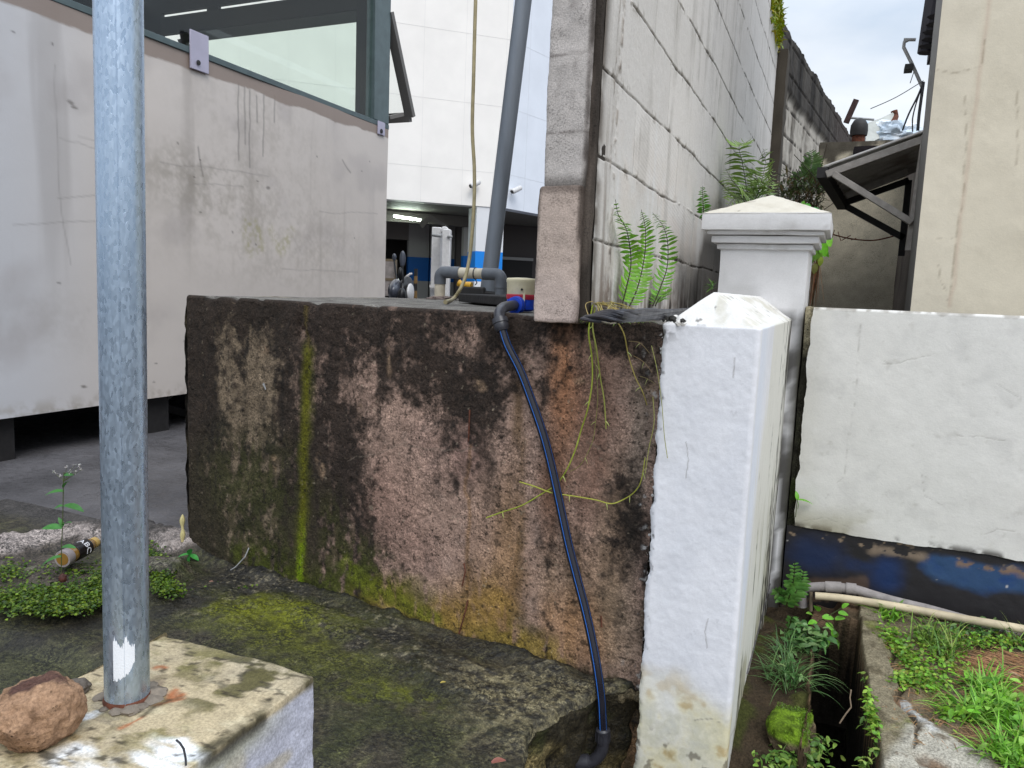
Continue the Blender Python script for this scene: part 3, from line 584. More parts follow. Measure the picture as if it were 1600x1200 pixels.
# ================================================================== BLOCK WALL
wb = thing('block_wall', 'tall pale aerated block wall with dark mortar lines rising from the slab', 'wall', (-.63, 3.8, .94))
XW = -.574; courses = [.93, 1.131, 1.335, 1.542, 1.76, 1.965, 2.19, 2.404, 2.62, 2.83, 3.04, 3.25]
nu = 900; yy = 1.80*(5.95/1.80)**np.linspace(0, 1, nu); nv = 620
U, V = np.meshgrid(yy, np.linspace(.925, 3.0, nv)); P = np.stack([np.full_like(U, XW), U, V], -1)
wob = .006*fbm(P, 5, 3, 200); n1 = fbm(P, 12, 4, 201); n2 = fbm(P, 45, 4, 202); st = fbm(P*np.array([1, 1, .07]), 13, 4, 203); st2 = fbm(P*np.array([1, 1, .05]), 34, 3, 204)
Vw = V+wob; gd = np.full(U.shape, 9.0); ci = np.zeros(U.shape, int)
for i, z in enumerate(courses): gd = np.minimum(gd, np.abs(Vw-z)); ci += (Vw > z)
joint = {1: [2.66, 3.3], 2: [2.45+0, 3.09, 3.7], 3: [2.15, 2.75, 3.32, 3.9], 4: [2.55, 3.18, 3.8], 5: [2.3, 2.9, 3.5, 4.1], 6: [2.6, 3.2, 3.8, 4.4]}
joint[2] = [2.49, 3.12, 3.72]
jd = np.full(U.shape, 9.0)
for c in range(0, 13):
    js = joint.get(c, None); js = list(js) if js else [1.95+(c % 2)*.3]
    while js[-1] < 6: js.append(js[-1]+.6)
    msk = ci == c
    for y in js: jd = np.where(msk, np.minimum(jd, np.abs(U+wob*.6-y)), jd)
    yprev = np.array(js)
hw = .0008+.003*np.clip(n1, 0, 1); g1 = 1-sm(gd, hw, hw+.003); g2 = (1-sm(jd, .001, .004))*.95
crack = g1*sm(n1+fbm(P, 3, 3, 207)*.8+.35*sm(V, 1.4, 1.6), -.5, .1); g = np.maximum(crack*(.6+.4*sm(n2, -.4, .3)), g2*sm(n1, -.9, .0))
# ribs on some blocks
rib = np.zeros(U.shape)
for (c, ya, yb) in [(3, 2.16, 2.74), (2, 2.5, 3.1), (1, 2.0, 2.3)]:
    m_ = (ci == c)*(U > ya)*(U < yb); rib += m_*np.sin((V*1.0+(U-ya)*.18)*2*math.pi/.0135)
P[..., 0] += -.006*g+.0007*n1+.00025*rib+.0004*n2+.004*fbm(P, 1.5, 2, 208)
rub = g1*(1-crack)*sm(n2, -.2, .6); P[..., 0] += .004*rub
# rendered edge strip near the column, rough vertical mortar remains
es = 1-sm(U+.012*n1, 1.9, 1.93); es2 = np.exp(-((U-1.955+.004*n1)/.014)**2)+.7*np.exp(-((U-1.915+.004*n2)/.006)**2); P[..., 0] += es*.004+.003*es2*sm(n2, -.3, .6)
col = np.ones(P.shape)*S(208, 204, 199); bt = np.zeros(U.shape)
for c in range(13):
    js = joint.get(c, [1.95+(c % 2)*.3]); js = list(js)
    while js[-1] < 6: js.append(js[-1]+.6)
    for k, y in enumerate(js): bt = np.where((ci == c)*(U > y), _h(np.int64(c), np.int64(k), np.int64(3), 5), bt)
col = col*(1+(bt[..., None]-.5)*.10); col = mixc(col, S(206, 196, 186), sm(-V, -1.55, -1.3)*sm(n1, -.4, .4)*.5)
col = mixc(col, S(178, 174, 168), sm(st+.35*n1, .1, .9)*.6); col = mixc(col, S(140, 134, 126), sm(st2+.6*st+.4*n1, .85, 1.4)*.4); col = mixc(col, S(214, 214, 214), sm(-st2-.4*st, .5, 1.0)*.4)
col = mixc(col, S(146, 134, 122), np.clip(es2, 0, 1)*sm(n2, -.3, .5)*.7); col = mixc(col, S(70, 62, 54), es2*sm(n2+n1, .5, .9)*.6)
col = mixc(col, S(64, 58, 50), g*.9); col = mixc(col, S(150, 144, 134), rub*.6)
gd2 = 1-sm(gd, .006, .03); col = mixc(col, S(120, 112, 100), gd2*sm(n2+n1*.6, .3, .9)*.5)
# damp foot, dark corner behind the capped pillar
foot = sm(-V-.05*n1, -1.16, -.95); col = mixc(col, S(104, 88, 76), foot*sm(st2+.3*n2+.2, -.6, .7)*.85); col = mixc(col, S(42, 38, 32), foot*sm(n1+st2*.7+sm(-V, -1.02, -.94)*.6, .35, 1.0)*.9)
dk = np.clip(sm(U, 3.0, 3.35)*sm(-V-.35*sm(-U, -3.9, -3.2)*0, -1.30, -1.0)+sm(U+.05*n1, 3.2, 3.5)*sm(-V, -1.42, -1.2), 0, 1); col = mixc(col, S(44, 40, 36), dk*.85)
col = mixc(col, S(84, 76, 68), es*sm(-U, -1.86, -1.80)*sm(n1, -.8, .2)*.9); col = mixc(col, S(120, 108, 98), es*sm(st2, -.2, .6)*.6)
tp = sm(U, 5.0, 5.9)*sm(V+.05*n1, 2.5, 2.9); col = mixc(col, S(84, 80, 72), tp*.5)
col = mixc(col, S(112, 130, 20), sm(U, 5.25, 5.6)*sm(V-.25*n1*.3, 2.72, 2.86)*.9)
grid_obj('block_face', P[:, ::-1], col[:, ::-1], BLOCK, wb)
V_, F_ = rbox((-.685, 1.82, .925), (XW-.012, 5.96, 3.02), .006, .06, .003, 19); mesh_obj('wall_core', V_, F_, BLOCK, wb, dirtwhite(V_, (180, 176, 170), 210, amt=.8))
# mossy coping end
mb = MB(); rng = np.random.RandomState(9)
for i in range(500):
    y = 5.2+rng.rand()*.75; p = (XW+.012*rng.rand(), y, 3.0-rng.rand()*rng.rand()*.28); mb.leaf(p, (rng.rand(), rng.randn(), rng.randn()-.4), (0, 0, 1), .03+.03*rng.rand(), .02, S(120+rng.rand()*40, 138+rng.rand()*20, 20), .2, 2)
mf_ = mb.build('moss_fringe', LEAF, wb); mf_['kind'] = 'stuff'

# plastered end column
pc = thing('wall_column', 'grey plastered square column ending the block wall beside the water meter', 'column', (-.645, 1.80, .94))
def colpart(lo, hi, seed, base, name):
    V_, F_ = rbox(lo, hi, .008, .006, .0008, seed, freq=70, coarse=.002)
    c = np.ones(V_.shape)*S(*base); a = fbm(V_, 6, 5, seed); b = fbm(V_, 30, 4, seed+1); s2 = fbm(V_*np.array([1, 1, .2]), 20, 4, seed+3)
    c = mixc(c, S(120, 112, 108), sm(a+.3*b, .1, .9)*.5); c = mixc(c, S(92, 84, 78), sm(s2+.5*b, .4, 1.1)*.4)
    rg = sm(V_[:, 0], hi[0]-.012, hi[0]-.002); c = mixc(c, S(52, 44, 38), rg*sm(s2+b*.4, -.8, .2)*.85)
    if name == 'upper_render':
        for zc_ in (1.565, 1.38): c = mixc(c, S(100, 92, 88), np.exp(-((V_[:, 2]-zc_-.01*a)/.0025)**2)*.7)
        c = mixc(c, S(70, 64, 58), sm(-V_[:, 2], -1.29, -1.262)*.6)
    else:
        c = mixc(c, S(60, 50, 44), sm(V_[:, 2]+.01*a, 1.225, 1.25)*.7); c = mixc(c, S(58, 52, 46), sm(-V_[:, 0], -lo[0]-.012, -lo[0])*sm(b, -.2, .5)*.8)
        c = mixc(c, S(196, 178, 170), sm(-V_[:, 2], -1.1, -.96)*.5)
    mesh_obj(name, V_, F_, PLAST, pc, c)
colpart((-.697, 1.765, 1.25), (-.590, 1.845, 3.1), 220, (184, 177, 172), 'upper_render')
colpart((-.706, 1.758, .925), (-.594, 1.845, 1.256), 230, (180, 163, 152), 'lower_render')
V_, F_ = rbox((-.598, 1.78, .925), (-.574, 1.87, 3.1), .006, .01, .003, 240); c = np.ones(V_.shape)*S(58, 52, 47); c = mixc(c, S(104, 94, 86), sm(fbm(V_*np.array([1, 1, .15]), 22, 4, 3), 0, .6)*.7); mesh_obj('dark_joint', V_, F_, PLAST, pc, c)

# ---- weathered wall continuing into the alley
w2 = thing('weathered_wall', 'dark weathered block wall with rough sloping top further down the alley', 'wall', (-.3, 8, 0))
pA = np.array([-.60, 5.93, 0]); dW = M@np.array([1490-800, 600-480, -F]); dW = nrm([dW[0], dW[1], 0]); nW = np.array([dW[1], -dW[0], 0]); LW = 7.5
U, V = np.meshgrid(np.linspace(0, LW, 420), np.linspace(0, 3.0, 300)); P = pA+U[..., None]*dW; P[..., 2] = V
n1 = fbm(P, 5, 4, 250); n2 = fbm(P, 18, 4, 251); st = fbm(P*np.array([1, 1, .1]), 6, 4, 252)
Vw = V+.02*n1*.5+.003; row = np.floor(Vw/.21); gd = np.abs(Vw/.21-np.round(Vw/.21))*.21; uu = U/.55+(row % 2)*.5; jd = np.abs(uu-np.round(uu))*.55
g = np.clip((1-sm(gd, .003, .012))+(1-sm(jd, .003, .012)), 0, 1)*sm(n2+.5*n1, -.7, .1); P += nW[None, None]*(-.012*g+.004*n2+.008*n1)[..., None]
P[..., 2] += sm(V, 2.9, 3.0)*.015*n1
cap_ = sm(V+.04*n1, 2.58, 2.64)
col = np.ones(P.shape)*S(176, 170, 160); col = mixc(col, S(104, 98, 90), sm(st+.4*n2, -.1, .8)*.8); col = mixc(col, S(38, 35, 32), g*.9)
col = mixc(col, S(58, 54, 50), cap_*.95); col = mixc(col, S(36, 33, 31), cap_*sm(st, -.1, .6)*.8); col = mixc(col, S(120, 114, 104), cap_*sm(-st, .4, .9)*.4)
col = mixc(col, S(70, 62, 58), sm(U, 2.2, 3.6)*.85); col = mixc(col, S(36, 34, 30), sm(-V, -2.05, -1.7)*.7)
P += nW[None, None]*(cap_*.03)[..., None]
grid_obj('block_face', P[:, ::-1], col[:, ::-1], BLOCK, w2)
mb = MB(); a_ = pA-nW*.05; b_ = pA+dW*LW-nW*.05; c_ = b_-nW*.18; d_ = a_-nW*.18
mb.hexa([(*a_[:2], 0), (*b_[:2], 0), (*c_[:2], 0), (*d_[:2], 0), (*a_[:2], 3), (*b_[:2], 3), (*c_[:2], 3), (*d_[:2], 3)], S(70, 64, 58)); mb.build('wall_core', BLOCK, w2)
mb = MB(); q0 = pA+nW*.035; V_, F_ = rbox((-.60, 5.88, 0), (-.50, 6.08, 2.78), .01, .03, .006, 260); c = np.ones(V_.shape)*S(74, 68, 60); c = mixc(c, S(46, 42, 38), sm(fbm(V_*np.array([1, 1, .15]), 12, 4, 3), 0, .6)*.8); mesh_obj('end_column', V_, F_, BLOCK, w2, c)

# ================================================================== RIGHT GROUND AND DRAIN
xa = np.concatenate([np.linspace(-.16, .26, 150), np.linspace(.26, 2.2, 190)[1:]]); ya = np.linspace(.9, 2.83, 380)
X, Y = np.meshgrid(xa, ya); P = np.stack([X, Y, X*0], -1)
n1 = fbm(P, 11, 4, 300); n2 = fbm(P, 40, 4, 301); n0 = fbm(P, 3, 3, 302)
le_ = .004+.012*n1+.004*n2; re_ = np.interp(Y, [1.0, 1.74, 2.41, 2.62], [.20, .168, .137, .138])+.006*n1
dm_ = sm(X-le_, 0, .008)*sm(re_-X, 0, .008)*sm(2.60+.012*n1-Y, 0, .01)
bank = sm(-(X-le_), -.0, .01)
Z = -.012+.010*n1+.003*n2+.012*n0*(1-bank)-.03*bank-.05*sm(.09-X, 0, .03)*sm(Y, 2.45, 2.6)-.10*bank*sm(-Y, -2.1, -1.5)+.01*bank*n1
rim = sm(X-re_, 0, .004)*sm(re_+.075+.012*n1-X, 0, .006); Z = Z*(1-rim)+rim*(.004+.002*n2)
crk2 = (1-sm(np.abs(X-re_-.078-.014*n1), .0015, .006))*sm(n2+n1, -.5, .2); crk2 *= (X > re_)*(Y < 2.5)
fc = Face2(X, Y, P, .015, 12, 71)
slabp = np.clip(fc.band([q(1430, 1215), q(1450, 1150), q(1520, 1190), q(1560, 1250)], .05, .35)+fc.ell(q(1480, 1260), .16, .12), 0, 1); slabp2 = fc.band([q(1415, 1090), q(1432, 1120), q(1458, 1142)], .013, .4)
Z += .004*slabp+.004*slabp2-.006*crk2
Z = Z*(1-dm_)-.40*dm_
hole = fc.ell(q(1585, 1045), .035, .025); Z -= .03*hole
P[..., 2] = Z
col = np.ones(P.shape)*S(104, 84, 66); col = mixc(col, S(74, 60, 46), sm(n1+.4*n2, -.1, .7)*.8); col = mixc(col, S(140, 112, 84), sm(fbm(P, 7, 4, 305), .2, .8)*.6)
col = mixc(col, S(138, 98, 68), fc.band([q(1510, 1030), q(1600, 1070)], .05, .8)*sm(n2, -.4, .5)*.8); col = mixc(col, S(66, 58, 44), fc.band([q(1260, 955), q(1400, 960), q(1600, 1010)], .035, .8)*.8)
col = mixc(col, S(126, 118, 98), rim*.95); col = mixc(col, S(78, 70, 54), rim*sm(n2+n1, .1, .9)*.7); col = mixc(col, S(120, 128, 60), rim*sm(n1, .4, .8)*.5)
col = mixc(col, S(118, 108, 90), sm(re_+.24+.05*n1-X, 0, .03)*(1-rim)*(X > re_)*sm(n1+.5, -.3, .4)*.7)
col = mixc(col, S(172, 168, 156), slabp*sm(n1+.7, -.2, .5)*.85); col = mixc(col, S(176, 176, 174), slabp2*.9); col = mixc(col, S(100, 88, 72), slabp*sm(n2+n1, .5, .9)*.8)
col = mixc(col, S(92, 100, 40), fc.band([q(1375, 985), q(1420, 1030), q(1470, 1090)], .03, .9)*.5); col = mixc(col, S(48, 42, 34), crk2*.7)
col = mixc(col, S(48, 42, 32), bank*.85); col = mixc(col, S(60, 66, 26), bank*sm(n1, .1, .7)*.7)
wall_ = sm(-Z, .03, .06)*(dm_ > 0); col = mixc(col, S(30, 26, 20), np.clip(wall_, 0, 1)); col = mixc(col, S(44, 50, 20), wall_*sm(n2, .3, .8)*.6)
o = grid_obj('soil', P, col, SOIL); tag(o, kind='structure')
o = mesh_obj('drain_water', [(-.02, .9, -.385), (.24, .9, -.385), (.2, 2.63, -.385), (-.02, 2.63, -.385)], [(0, 1, 2, 3)], simple('drain_water', S(20, 18, 14), rough=.12, spec=.5, bump=((20, .003),))); tag(o, kind='structure')

def blob(mb, c, r, amp, seed, colf, nu=40, nv=26, freq=1.6):
    th, ph = np.meshgrid(np.linspace(0, 2*math.pi, nu), np.linspace(0, math.pi, nv)); d = np.stack([np.cos(th)*np.sin(ph), np.sin(th)*np.sin(ph), np.cos(ph)], -1)
    rr = 1+amp*fbm(d, freq, 5, seed, .55); V_ = np.array(c)+d*rr[..., None]*np.array(r); f = gridf(nv, nu)[:, ::-1]
    cc = colf(V_, d); mb.add(V_.reshape(-1, 3), f, cc.reshape(-1, 3)); return V_
def rockcol(base, dark, seed, moss=None):
    def f(V_, d):
        c = np.ones(V_.shape)*S(*base); c = mixc(c, S(*dark), sm(fbm(V_, 30, 4, seed), .1, .8)*.8)
        c = mixc(c, S(min(255, base[0]+30), min(255, base[1]+26), min(255, base[2]+22)), sm(fbm(V_, 70, 3, seed+4), .3, .8)*.6)
        if moss: c = mixc(c, S(*moss), sm(d[..., 2]+.25*fbm(V_, 25, 3, seed+2), .2, .5)*.95)
        return c
    return f
# ================================================================== FOOTING, POLE, ROCK
FX0, FX1, FY0, FY1 = -1.22, -.688, .36, .892
ft = thing('concrete_footing', 'weathered cream concrete block holding the galvanised pole, with white paint smears on top', 'concrete footing', (-.88, .65, 0))
def ftf(V_):
    cut = np.clip((V_[:, 1]-(.905+(V_[:, 0]+1.0)*-.05)), 0, 1); V_[:, 1] -= cut
    l = np.clip((-1.0-.25*(.62-V_[:, 1])*0-V_[:, 0]), 0, 1)*sm(V_[:, 1], .6, .62); V_[:, 0] += np.clip(-1.003+(V_[:, 1]-.9)*-.02-V_[:, 0], 0, 1)
    return V_
V_, F_ = rbox((FX0, FY0, -.02), (FX1, FY1, .40), .004, .004, .002, 310, ftf, freq=26, coarse=.004)
c = np.ones(V_.shape)*S(172, 157, 128); b = fbm(V_, 26, 4, 312); a = fbm(V_, 8, 4, 311); gr = fbm(V_*np.array([.4, 1.3, 1]), 60, 4, 313); topm = sm(V_[:, 2], .385, .395)
c = mixc(c, S(152, 144, 128), sm(a, -.1, .8)*.5); c = mixc(c, S(206, 194, 164), sm(gr, .2, .8)*.5)
fc = Face2(V_[:, 0], V_[:, 1], V_, .014, 26, 91); q4 = lambda x, y: Pz(x, y, .4)[:2]
for (x, y, ru, rv, cc, al) in [(320, 1095, .03, .02, (70, 66, 30), .8), (270, 1030, .04, .02, (96, 94, 48), .7), (345, 1035, .04, .02, (100, 98, 52), .7), (400, 1050, .05, .025, (44, 42, 34), .9), (390, 1080, .05, .025, (40, 38, 32), .85), (440, 1060, .05, .02, (54, 50, 38), .7), (250, 1145, .05, .022, (104, 96, 48), .7), (245, 1075, .03, .03, (112, 96, 84), .7), (130, 1130, .05, .04, (122, 116, 108), .6), (110, 1160, .06, .03, (132, 110, 62), .6), (290, 1170, .03, .012, (150, 154, 100), .8)]:
    c = mixc(c, S(*cc), fc.ell(q4(x, y), ru*1.3, rv*1.3, .9)*topm*sm(b+.7*gr, -.05, .25)*al)
for (x, y, ru, rv) in [(130, 1190, .045, .022), (290, 1170, .05, .016), (245, 1190, .04, .016), (140, 1120, .012, .006)]:
    c = mixc(c, S(222, 224, 226), fc.ell(q4(x, y), ru, rv, .45)*topm*sm(gr, -.9, 0)*.95)
c = mixc(c, S(98, 92, 52), topm*sm(b+.4*a, .0, .6)*.6); c = mixc(c, S(56, 50, 40), topm*sm(fbm(V_*np.array([.5, 1.4, 1]), 90, 3, 318)+.4*a, .55, .8)*.8)
for pts in [[(190, 1135), (222, 1120)], [(240, 1045), (255, 1042)], [(275, 1075), (285, 1092), (262, 1098)]]: c = mixc(c, S(160, 90, 50), fc.band([q4(*p) for p in pts], .005, .9)*topm*.8)
c = mixc(c, S(60, 52, 38), fc.band([q4(222, 1118), q4(280, 1090)], .006, .9)*topm*.8)
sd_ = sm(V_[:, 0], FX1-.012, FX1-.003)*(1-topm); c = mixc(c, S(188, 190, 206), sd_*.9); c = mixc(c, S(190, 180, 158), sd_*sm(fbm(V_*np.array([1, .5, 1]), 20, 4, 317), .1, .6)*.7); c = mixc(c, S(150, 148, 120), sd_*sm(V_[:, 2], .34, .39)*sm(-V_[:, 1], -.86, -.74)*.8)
c = mixc(c, S(44, 40, 32), sm(V_[:, 2], .375, .39)*sm(V_[:, 0], FX1-.03, FX1-.01)*sm(b, -.1, .6)*.8)
mesh_obj('footing_block', V_, F_, mat('footing_concrete', attr=True, rough=.85, spec=.25, bump=((60, .0012), (220, .0009)), fine=.22, finesc=230, var=.1, varsc=30), ft, c)
PB = Pz(199, 1092, .40); FWH = nrm([FW[0], FW[1], 0]); PT = Pp(184, -60, PB, FWH); PB0 = PB-(PT-PB)*.05
GALV = bpy.data.materials.new('galvanised_steel'); GALV.use_nodes = True; g_ = GALV.node_tree; L = g_.links.new; b = g_.nodes['Principled BSDF']
tcx = N(g_, 'ShaderNodeTexCoord'); mp = N(g_, 'ShaderNodeMapping'); mp.inputs['Scale'].default_value = (1, 1, .4); L(tcx.outputs['Object'], mp.inputs[0])
vo = N(g_, 'ShaderNodeTexVoronoi'); vo.inputs['Scale'].default_value = 330; L(mp.outputs[0], vo.inputs['Vector']); bw_ = N(g_, 'ShaderNodeRGBToBW'); L(vo.outputs['Color'], bw_.inputs[0])
nz_ = N(g_, 'ShaderNodeTexNoise'); nz_.inputs['Scale'].default_value = 6; nz_.inputs['Detail'].default_value = 5; L(mp.outputs[0], nz_.inputs[0])
cr_ = N(g_, 'ShaderNodeValToRGB'); cr_.color_ramp.elements[0].color = (*S(140, 158, 178), 1); cr_.color_ramp.elements[1].color = (*S(200, 216, 234), 1); cr_.color_ramp.elements[0].position = .25; cr_.color_ramp.elements[1].position = .8
ma = N(g_, 'ShaderNodeMath', operation='MULTIPLY_ADD'); L(bw_.outputs[0], ma.inputs[0]); ma.inputs[1].default_value = .38; L(nz_.outputs[0], ma.inputs[2]); mb_ = N(g_, 'ShaderNodeMath', operation='MULTIPLY'); L(ma.outputs[0], mb_.inputs[0]); mb_.inputs[1].default_value = .75
L(mb_.outputs[0], cr_.inputs[0]); L(cr_.outputs[0], b.inputs['Base Color']); b.inputs['Metallic'].default_value = .8
mr = N(g_, 'ShaderNodeMapRange'); L(bw_.outputs[0], mr.inputs[0]); mr.inputs[3].default_value = .22; mr.inputs[4].default_value = .42; L(mr.outputs[0], b.inputs['Roughness'])
bp = N(g_, 'ShaderNodeBump'); bp.inputs['Distance'].default_value = .00022; L(ma.outputs[0], bp.inputs['Height']); L(bp.outputs[0], b.inputs['Normal'])
pole = thing('steel_pole', 'upright galvanised steel pole in the foreground with a white paint smear near its base', 'pole', tuple(PB))
mb = MB(); zt = 2.6; k_ = (zt-PB[2])/(PT[2]-PB[2]); TOP = PB+(PT-PB)*k_; mb.tube([PB0+(TOP-PB0)*t for t in np.linspace(0, 1, 40)], .0293, 64); mb.build('pole_tube', GALV, pole)
ax = nrm(TOP-PB); vd = nrm(np.cross(ax, np.cross(nrm([-PB[0], -PB[1], 0]), ax))); sdv = np.cross(ax, vd)
def onpole(h, ang, r=.0297): return PB+ax*h+r*(math.cos(ang)*vd+math.sin(ang)*sdv)
mb = MB(); mb.tube([onpole(h, -.10, .0290) for h in np.linspace(.0, 1.3, 60)], .0010, 6); mb.build('weld_seam', GALV, pole)
sgn = 1 if (onpole(.1, .5)-PB)@(M@np.array([1, 0, 0])) > 0 else -1
mb = MB(); rng = np.random.RandomState(3); ni = 26; Vs = []
for i in range(ni):
    a0 = -.75+.055*i*.85; lo_ = .040+.006*rng.rand()+.012*(i/ni); hi_ = .092+.012*rng.rand()+.006*math.sin(i*.5)-.018*(i/ni)*0
    if i > 17: lo_ += .002*(i-17)
    for h in np.linspace(lo_, hi_, 6): Vs.append(onpole(h, sgn*a0*.8, .0299))
mb.add(Vs, [(i*6+j, i*6+j+1, i*6+j+7, i*6+j+6) for i in range(ni-1) for j in range(5)], S(232, 235, 240)); mb.build('paint_smear', mat('white_smear', attr=True, rough=.5, bump=((400, .0006),)), pole)
mb = MB(); mb.lathe([(.0305, -.01), (.0315, .003), (.0300, .0065), (.0294, .008)], PB, ax, 40); mb.build('rust_ring', RUST, pole)
mb = MB(); rng = np.random.RandomState(8)
for i, (a_, r_) in enumerate([(-1.0, .006), (-.4, .009), (.1, .012), (.5, .009), (1.1, .014), (1.6, .016), (2.2, .012), (-2, .01), (-2.6, .012), (2.8, .012)]):
    blob(mb, onpole(.001, sgn*a_, .035), (r_*1.1, r_*1.1, r_*.4), .35, 40+i, rockcol((120, 110, 98), (60, 54, 46), i), 16, 10)
mb.build('mortar_lump', MATT, pole)
rc_ = thing('rock', 'rounded brown stone with a dark chipped top resting on the footing', 'stone', tuple(Pz(60, 1160, .4)))
mb = MB(); cR = Pp(60, 1112, Pz(60, 1150, .4), FWH)
def rkc(V_, d):
    c = rockcol((146, 116, 92), (100, 76, 58), 77)(V_, d); c = mixc(c, S(74, 52, 48), sm(d[..., 2]+.2*fbm(V_, 30, 3, 5), .75, .9)*.9); return c
th, ph = 0, 0
V_ = blob(mb, cR, (.052, .049, .044), .17, 12, rkc, 110, 70, 1.9); mb.v[-1] += (fbm(mb.v[-1], 70, 4, 6)*.0022)[:, None]*nrm([0, -.5, 1]); mb.build('rock_body', mat('pitted_stone', attr=True, rough=.95, spec=.2, bump=((90, .003), (260, .0012)), fine=.25, finesc=220, pits=.6, pitsc=140), rc_)
pb = thing('pebble', 'small dark pebble wedged between the brown stone and the pole', 'pebble', tuple(Pz(124, 1078, .4))); mb = MB(); blob(mb, Pz(124, 1072, .408), (.017, .013, .010), .25, 15, rockcol((92, 84, 76), (50, 46, 42), 3)); mb.build('pebble_body', MATT, pb)
wr = thing('bent_wire', 'short bent black wire sticking up from the front of the footing', 'wire', tuple(Pz(290, 1180, .4))); mb = MB(); mb.tube([Pp(x, y, Pz(290, 1195, .4), FWH) for x, y in [(291, 1205), (290, 1185), (287, 1170), (281, 1161), (275, 1156)]], .0014, 6); mb.build('wire_strand', BLACKPL, wr)

# ================================================================== GUARD BOOTH
BX = -3.958; BE = 6.10
bt = thing('guard_booth', 'raised booth clad in scratched lilac white panels with teal grey window frames', 'booth', (BX-1.4, 3.6, 0))
U, V = np.meshgrid(np.linspace(.6, BE, 620), np.linspace(.232, 2.425, 260)); P = np.stack([np.full_like(U, BX), U, V], -1)
n1 = fbm(P, 3, 4, 400); n2 = fbm(P, 14, 4, 401); n3 = fbm(P, 40, 3, 402); st = fbm(P*np.array([1, 1, .06]), 9, 3, 403)
bf = lambda x, y: tuple(PX(x, y, BX)[[1, 2]]); fc = Face2(U, V, P, .02, 5, 81)
col = np.ones(P.shape)*S(206, 197, 190); col = mixc(col, S(196, 198, 204), sm(-U, -3.4, -2.4)*.8); col = mixc(col, S(166, 158, 156), sm(n1, .1, .9)*.35)
for (x, y, ru, rv, a_) in [(270, 270, .35, .16, .55), (350, 290, .4, .2, .5), (380, 170, .5, .25, .3), (400, 360, .8, .3, .35), (500, 400, .9, .3, .3), (100, 500, .5, .15, .2), (450, 250, .5, .3, .25)]:
    col = mixc(col, S(134, 126, 112), fc.ell(bf(x, y), ru, rv, .98)*sm(.6*n2+.5*n3+.5*st, -.7, .9)*a_*.75)
fs = Face2(U, V, P, .008, 9, 82)
for x0_, y0_, x1_, y1_ in [(373, 130, 373, 250), (383, 135, 384, 225), (391, 140, 391, 262), (413, 150, 412, 245), (402, 150, 402, 190), (429, 150, 429, 190), (310, 230, 318, 275), (535, 250, 548, 270)]:
    col = mixc(col, S(96, 90, 86), fs.band([bf(x0_, y0_), bf(x1_, y1_)], .007, .9)*.5)
for pts in [[(87, 100), (86, 200), (92, 300), (104, 380), (110, 410)], [(90, 218), (120, 225), (150, 238)], [(120, 215), (145, 222)], [(250, 250), (330, 262), (420, 275)], [(300, 285), (380, 290)], [(90, 310), (150, 306)], [(20, 350), (140, 345), (150, 345)], [(440, 420), (560, 425)], [(500, 330), (590, 335)]]:
    col = mixc(col, S(116, 110, 108), Face2(U, V, P, .012, 3, 83).band([bf(*p) for p in pts], .004, .9)*.3)
for pts in [[(388, 345), (386, 375), (392, 395)], [(398, 350), (408, 390)], [(425, 360), (440, 395), (455, 360)]]:
    col = mixc(col, S(160, 154, 96), fc.band([bf(*p) for p in pts], .035, .9)*.45*sm(n3, -.6, .6))
rng = np.random.RandomState(12)
for _ in range(34):
    x_, y_ = rng.rand()*600, rng.rand()*600; p = bf(x_, y_)
    if .3 < p[1] < 2.35: col = mixc(col, S(60, 54, 50), fs.ell(p, .008+.004*rng.rand(), .006, .4)*.6)
for (x, y) in [(420, 293), (133, 600), (110, 160), (115, 168)]: col = mixc(col, S(100, 94, 88), fc.ell(bf(x, y), .022, .010, .5)*.7)
col = mixc(col, S(120, 112, 106), sm(st, .3, .9)*sm(V, .5, 1.4)*.25); col = mixc(col, S(140, 124, 114), sm(V+.02*n1+.006*n2, 2.325, 2.335)*sm(n1+.8, -.3, 0)*.9)
col = mixc(col, S(150, 140, 126), sm(-V, -.34, -.24)*sm(n2+.5*n3, -.5, .6)*.6)
P[..., 0] += .006*fbm(P, 1.2, 2, 404)
grid_obj('side_panel', P[:, ::-1], col[:, ::-1], PANEL, bt)
mb = MB(); mb.box(BX-.05, BX-.008, .6, BE-.002, .232, 2.42, S(186, 180, 184)); mb.box(BX-3, BX-.05, BE-.05, BE-.003, .232, 2.42, S(150, 150, 152)); mb.box(BX-3.05, BX-3, .6, BE, .232, 3.8, S(46, 42, 42)); mb.build('wall_core', PANEL, bt)
mb = MB(); mb.box(BX-3, BX-.05, .6, BE-.05, .26, .31, S(60, 58, 58)); mb.build('booth_floor', MATT, bt)
mb = MB(); mb.box(BX-3.1, BX+.06, .5, BE+.08, 3.93, 4.02, S(52, 46, 46)); mb.build('booth_roof', MATT, bt)
mb = MB(); mb.box(BX-.05, BX+.006, .6, BE+.006, 2.421, 2.462); mb.build('sill_rail', FRAME, bt, bevel=.004)
mb = MB(); mb.box(BX-.09, BX+.004, BE-.24, BE+.004, 2.463, 3.93); mb.build('corner_post', FRAME, bt, bevel=.006)
mb = MB(); mb.box(BX-.05, BX-.002, .6, BE-.24, 3.72, 3.93); mb.build('header', DARKMET, bt)
GLASS = bpy.data.materials.new('tinted_glass'); GLASS.use_nodes = True; g_ = GLASS.node_tree; g_.nodes.clear(); L = g_.links.new
oo = N(g_, 'ShaderNodeOutputMaterial'); ms = N(g_, 'ShaderNodeMixShader'); ms.inputs[0].default_value = .035; tr = N(g_, 'ShaderNodeBsdfTransparent'); tr.inputs[0].default_value = (.955, .985, .965, 1); gl = N(g_, 'ShaderNodeBsdfGlossy'); gl.inputs[1].default_value = 0
